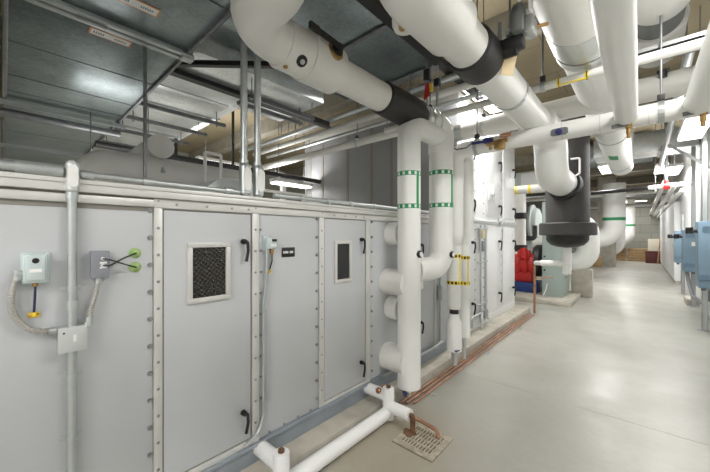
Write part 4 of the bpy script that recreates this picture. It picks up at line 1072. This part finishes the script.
q4 = P(611, 250, X=-1.3)
MB().tube([(q4.x + .3, q4.y, 1.9), (q4.x + .3, q4.y, .75), (q4.x - 1.6, q4.y, .70)], .36, .5, 28).build('jacket', 'jacket_white', v4)
MB().box((q4.x - .7, q4.y - .2, 0), (q4.x - .4, q4.y + .2, .4)).build('support', 'pad_concrete', v4)
# stack of boards at the far wall, maroon box, board, ladder
for k in range(3):
    x0 = -2.9 + 1.15 * k
    t = thing('timber_stack', ['left', 'middle', 'right'][k] + ' low stack of brown boards before the far wall', 'timber', loc=(x0, 27.0, 0))
    for j in range(5):
        MB().box((0, 0, .02 + .16 * j), (1.08, .5, .16 + .16 * j), .01).build('board', 'cardboard', t)
mbx = thing('crate', 'maroon box on the floor before the far wall', 'crate')
pa = P(645.5, 263, Z=0); pb = P(662, 263, Z=0)
w_ = pb.x - pa.x
MB().box((pa.x, pa.y, 0), (pa.x + .70, pa.y + .8, .68), .015).build('body', 'maroon', mbx)
MB().box((pa.x - .02, pa.y - .02, .64), (pa.x + .72, pa.y + .82, .70), .01).build('lid', 'maroon', mbx)
tag(MB().box((pa.x + .12, pa.y + 1.1, 0), (.97, pa.y + 1.16, 1.42), .01).build('board', 'cream_board'), 'cream board leaning upright behind the maroon box', 'board')
ld = thing('ladder', 'small wooden stepladder leaning at the right of the maroon box', 'ladder')
lx, ly = pa.x + .62, pa.y - .4
for dx in (-.0, .28):
    MB().bar((lx + dx - .12, ly, 0), (lx + dx * .8 + .02, ly + .3, 1.55), .05, .04).build('rail', 'wood', ld)
for k in range(4):
    f = (k + 1) / 5
    MB().bar((lx - .12 + .14 * f, ly + .3 * f, 1.55 * f), (lx + .16 + .09 * f, ly + .3 * f, 1.55 * f), .05, .025).build('rung', 'wood', ld)

# ------------------------------------------------------------------ right wall: cabinets, drives, posts
k = 0
for (y0, y1, lab) in ((15.0, 17.4, 'nearest of the tall white wall cabinets on the right'), (17.45, 19.8, 'second tall white wall cabinet on the right'), (19.85, 22.2, 'third tall white wall cabinet on the right'), (22.25, 24.6, 'farthest tall white wall cabinet on the right')):
    t = thing('wall_cabinet', lab, 'cabinet', 'tall white cabinets along the right wall')
    MB().box((.86, y0, .1), (.998, y1, 2.75), .006).build('body', 'wall_cabinet', t)
    MB().box((.88, y0, 0), (.998, y1, .1)).build('plinth', 'pad_concrete', t)
    n = 4
    for j in range(n):
        a = y0 + (y1 - y0) * j / n
        d = MB().box((.848, a + .012, .14), (.86, a + (y1 - y0) / n - .012, 2.70), .003).build('door', 'wall_cabinet', t)
        if j == 1: MB().box((.838, a + .06, 1.2), (.848, a + .09, 1.35), .003).build('handle', 'galv', d)

def drive(x0, y, z0, z1, w, label, post):
    t = thing('drive_unit', label, 'electrical box', 'blue drive boxes on strut posts')
    dp = .42
    MB().box((x0, y, z0), (x0 + w, y + dp, z1), .012).build('housing', 'drive_blue', t)
    MB().box((x0 - .01, y - .02, z0 + (z1 - z0) * .12), (x0 + w * .98, y, z1 - .01), .012).build('cover', 'drive_blue', t)
    lv = MB()
    for j in range(5): lv.box((x0 + .04, y - .024, z1 - .10 - j * .02), (x0 + w - .05, y - .018, z1 - .09 - j * .02))
    lv.build('louvre', 'drive_blue_dark', t)
    MB().box((x0 + w * .45, y - .0235, z1 - .36), (x0 + w * .75, y - .019, z1 - .27)).build('label_plate', 'white_label', t)
    MB().box((x0 + w * .05, y - .022, z0 + (z1 - z0) * .14), (x0 + w * .95, y - .018, z0 + (z1 - z0) * .2)).build('lower_vent', 'drive_blue_dark', t)
    MB().cyl((x0 - .0, y + .02, z1 - .16), (x0 - .13, y + .02, z1 - .15), .03, 14).cyl((x0 - .10, y + .02, z1 - .20), (x0 - .10, y + .02, z1 - .10), .045, 14).build('disconnect_handle', 'black_plastic', t)
    for dx in (.25, .6): MB().cyl((x0 + w * dx, y + .15, z0 - .05), (x0 + w * dx, y + .15, z0 + .01), .03, 12).build('gland', 'motor_grey', t)
    return t
D3 = P(698.5, 230, X=.70); D2 = P(683, 230, X=.70); D1 = P(675, 230, X=.70)
drive(.70, D3.y, .76, 1.84, .28, 'nearest blue drive box on the right, cut by the frame edge', None)
drive(.70, D2.y, .82, 1.74, .28, 'second blue drive box from the right frame edge', None)
drive(.70, D1.y, .88, 1.74, .26, 'farthest and smallest looking blue drive box on the right', None)
for (px, yb, lab, zt_) in ((705, D3.y + .45, 'nearest steel strut post behind the blue drive boxes', ZC), (693.5, D2.y + .44, 'middle steel strut post behind the blue drive boxes', ZC), (683, D1.y + .44, 'farthest steel strut post behind the blue drive boxes', 2.2)):
    x = P(px, 200, Y=yb).x
    t = thing('strut_post', lab, 'post', 'strut posts along the right wall')
    MB().box((x - .035, yb, 0), (x + .035, yb + .006, zt_)).box((x - .035, yb, 0), (x - .029, yb + .06, zt_)).box((x + .029, yb, 0), (x + .035, yb + .06, zt_)).build('channel', 'galv', t)
    MB().box((x - .08, yb - .03, 0), (x + .08, yb + .1, .012)).build('foot_plate', 'galv', t)
    MB().box((x - .03, yb - .04, 1.25), (.998, yb + .0, 1.30)).build('cross_arm', 'galv', t)
pt = struct('concrete_pad', MB().box((.80, D2.y + .55, 0), (.998, D2.y + 1.2, .14), .01), 'pad_concrete')
hs = tag(MB().tube([(.77, D2.y + .15, .80), (.80, D2.y + .12, .55), (.83, D2.y - .25, .33), (.90, D2.y - .9, .30), (.92, D2.y - 1.15, .42)], .035, .2, 14).build('flexible_conduit', 'box_grey'), 'dark grey flexible conduit drooping from the second blue drive box', 'conduit')
bxx = tag(MB().box((.88, D2.y - 1.35, .40), (.998, D2.y - 1.05, .62), .01).build('junction_box', 'motor_grey'), 'small grey box low on the right wall at the drooping conduit', 'junction box')
pnl = thing('wall_panel', 'white electrical panel on the right wall beside the nearest strut post', 'panel')
MB().box((.93, 7.0, 1.95), (.998, 7.7, 2.5), .01).build('body', 'wall_cabinet', pnl)
MB().box((.922, 7.04, 1.98), (.93, 7.66, 2.47), .003).build('door', 'wall_cabinet', pnl)

# ------------------------------------------------------------------ lights
def strip_light(loc, ln, w, along, label, power, group='fluorescent strip fixtures', rods=True, up=.22):
    t = thing('strip_light', label, 'light', group, loc=loc)
    sx, sy = (w, ln) if along == 'Y' else (ln, w)
    MB().box((-sx / 2, -sy / 2, .03), (sx / 2, sy / 2, .10), .006).build('housing', 'white_label', t)
    MB().box((-sx / 2 + .01, -sy / 2 + .01, 0), (sx / 2 - .01, sy / 2 - .01, .032), .01).build('diffuser', 'diffuser', t)
    if rods:
        for s_ in (-.35, .35):
            x, y = (0, s_ * ln) if along == 'Y' else (s_ * ln, 0)
            MB().cyl((x, y, .095), (x, y, ZC - loc[2]), .006, 8).build('rod', 'strut', t)
    if power:
        L = bpy.data.lights.new('lamp', 'AREA'); L.shape = 'RECTANGLE'; L.size = sx; L.size_y = sy; L.energy = power
        L.color = (1.0, .985, .965)
        lo = bpy.data.objects.new('lamp', L); COL.objects.link(lo); lo.parent = t; lo.location = (0, 0, -.006)
        if up:
            U = bpy.data.lights.new('lamp', 'AREA'); U.shape = 'RECTANGLE'; U.size = sx; U.size_y = sy; U.energy = power * up
            U.color = (1.0, .985, .965)
            uo = bpy.data.objects.new('lamp', U); COL.objects.link(uo); uo.parent = t; uo.location = (0, 0, .106); uo.rotation_euler = (PI, 0, 0)
    return t
strip_light((-1.72, 4.75, 3.62), 1.3, .26, 'Y', 'bright strip light above the corner of the far white unit', 120)
strip_light((.62, 7.0, 3.22), 1.5, .30, 'Y', 'nearest bright strip light along the right wall, beside the header', 90)
strip_light((.62, 11.3, 3.22), 1.3, .28, 'Y', 'second strip light along the right wall, above the sprinkler line', 80)
strip_light((.45, 12.75, 3.5), 1.3, .28, 'Y', 'added strip light along the right wall, far down the aisle', 80)  # added to brighten the distant white risers
strip_light((-.8, 12.3, 3.6), 1.3, .25, 'Y', 'strip light over the aisle behind the dark tank', 140)
strip_light((-.7, 18.5, 3.6), 1.3, .25, 'Y', 'strip light over the far aisle before the distant risers', 120)
strip_light((-.7, 24.5, 3.6), 1.3, .25, 'Y', 'strip light over the far aisle nearest the back wall', 200)
strip_light((.66, 2.2, 3.4), 1.3, .26, 'Y', 'strip light above the camera beside the right wall', 80)
strip_light((.74, -2.2, 3.3), 1.3, .26, 'Y', 'added unseen strip light behind the camera beside the right wall', 110)  # out of view, added as fill light for the aisle
strip_light((-.77, -1.8, 2.75), 1.3, .26, 'Y', 'added unseen strip light behind the camera near the grey unit', 90)  # out of view, added to light the front of the grey unit
p = P(225, 165, X=-8.0)
strip_light((-8.0, p.y, p.z), 1.4, .2, 'Y', 'strip light far behind the near grey unit, left of the drop conduits', 200, up=.35)
p = P(120, 150, X=-10.0)
strip_light((-10.0, p.y, 3.3), 2.4, .2, 'Y', 'leftmost strip light far behind the near grey unit', 200, up=.4)
p = P(290, 178, X=-8.5)
strip_light((-8.5, p.y, p.z), 1.6, .2, 'Y', 'strip light far behind, right of the drop conduits', 140, up=.3)
p = P(121, 179, X=-4.6)
strip_light((-4.6, p.y, p.z), .8, .22, 'Y', 'low strip light just above the grey unit roof, left of the thick pipe end', 14, up=.5)
p = P(292, 186, X=-5.2)
strip_light((-5.2, p.y, p.z), .9, .22, 'Y', 'low strip light above the grey unit roof beside the tall end wall', 16, up=2.2)
strip_light((-4.6, 12.6, 3.9), 1.3, .26, 'X', 'strip light over the machines beyond the far white unit', 90)
strip_light((-2.9, 7.9, 3.9), 1.3, .26, 'X', 'strip light in the gap behind the far white unit', 60)

strip_light((-.3, 28.3, 3.9), 1.3, .25, 'X', 'added strip light, farthest, just before the back wall', 110)  # extra lamp added to lift the dim back wall
w = bpy.data.worlds.new('world'); SC.world = w; w.use_nodes = True
w.node_tree.nodes['Background'].inputs[0].default_value = (.6, .62, .65, 1); w.node_tree.nodes['Background'].inputs[1].default_value = .3

# ------------------------------------------------------------------ hanger rods for what hangs from the deck
def hang(root, pts, r=.007):
    for (x, y, z) in pts:
        MB().cyl((x, y, z), (x, y, ZC), r, 8).build('rod', 'strut', root)
hang(d2, [(-3.99, 1.06, 3.3), (-3.99, 2.0, 3.8), (-6.9, 1.06, 3.3)])
hang(d2b, [(-5.0, 2.03, 3.84), (-5.0, 2.77, 3.84), (-8.0, 2.4, 4.2)])
hang(d3_, [(-1.60, 1.4, 3.46), (-1.60, 3.0, 3.46), (-2.4, 1.5, 3.9)])
hang(sb_, [(-2.0, 1.1, 3.8), (-1.5, 1.1, 3.8)]); hang(d6, [(-.5, 10.25, 3.6), (.6, 11.15, 3.6)]); hang(d7, [(-1.5, 13, 4.4), (.0, 13, 4.4)])
hang(du, [(-2.0, .5, 3.5), (-5.5, .5, 3.5), (-8.5, .5, 3.5)])
for o in list(SC.objects):
    if o.get('group') == 'conduits before the tall end wall' or o.name.startswith('insulated_pipe') and o.type == 'MESH' and o.parent is None:
        bb = [V(c) for c in o.bound_box]; mn = V([min(c[i] for c in bb) for i in range(3)]); mx = V([max(c[i] for c in bb) for i in range(3)])
        c = (mn + mx) / 2
        if mx.x - mn.x > mx.y - mn.y:
            for f in (.3, .8): hang(o, [(mn.x + (mx.x - mn.x) * f, c.y, c.z)], .005)
        else:
            for f in (.15, .5, .85): hang(o, [(c.x, mn.y + (mx.y - mn.y) * f, c.z)], .006)
hang(p5, [(XP5, 1.0, ZP5 + .1), (XP5, 4.2, ZP5 + .1)]); hang(p4, [(XP4, 2.0, ZP4 + .1)]); hang(p6, [(.32, 1.0, ZC1 + .05)]); hang(cw, [(.42, 5.5, 3.7), (.42, 11.5, 3.53)])
hang(p1, [(XP1, 1.2, ZP1 + .1)]); hang(v2, [(q2.x, q2.y, 3.6)]); hang(v3, [(q3.x, q3.y, 3.8)])

def rebase():
    """move every thing's origin to the middle of its base"""
    bpy.context.view_layer.update()
    for o in list(SC.objects):
        if o.parent or o.type not in ('EMPTY', 'MESH') or o.location.length > 1e-6: continue
        pts = []
        def walk(q):
            if q.type == 'MESH': pts.extend(q.matrix_world @ V(c) for c in q.bound_box)
            for ch in q.children: walk(ch)
        walk(o)
        if not pts: continue
        mn = [min(p[i] for p in pts) for i in range(3)]; mx = [max(p[i] for p in pts) for i in range(3)]
        base = V(((mn[0] + mx[0]) / 2, (mn[1] + mx[1]) / 2, mn[2]))
        if o.get('kind') == 'structure': continue
        o.location = base
        if o.type == 'MESH': o.data.transform(Matrix.Translation(-base))
        for ch in o.children: ch.location = ch.location - base
rebase()
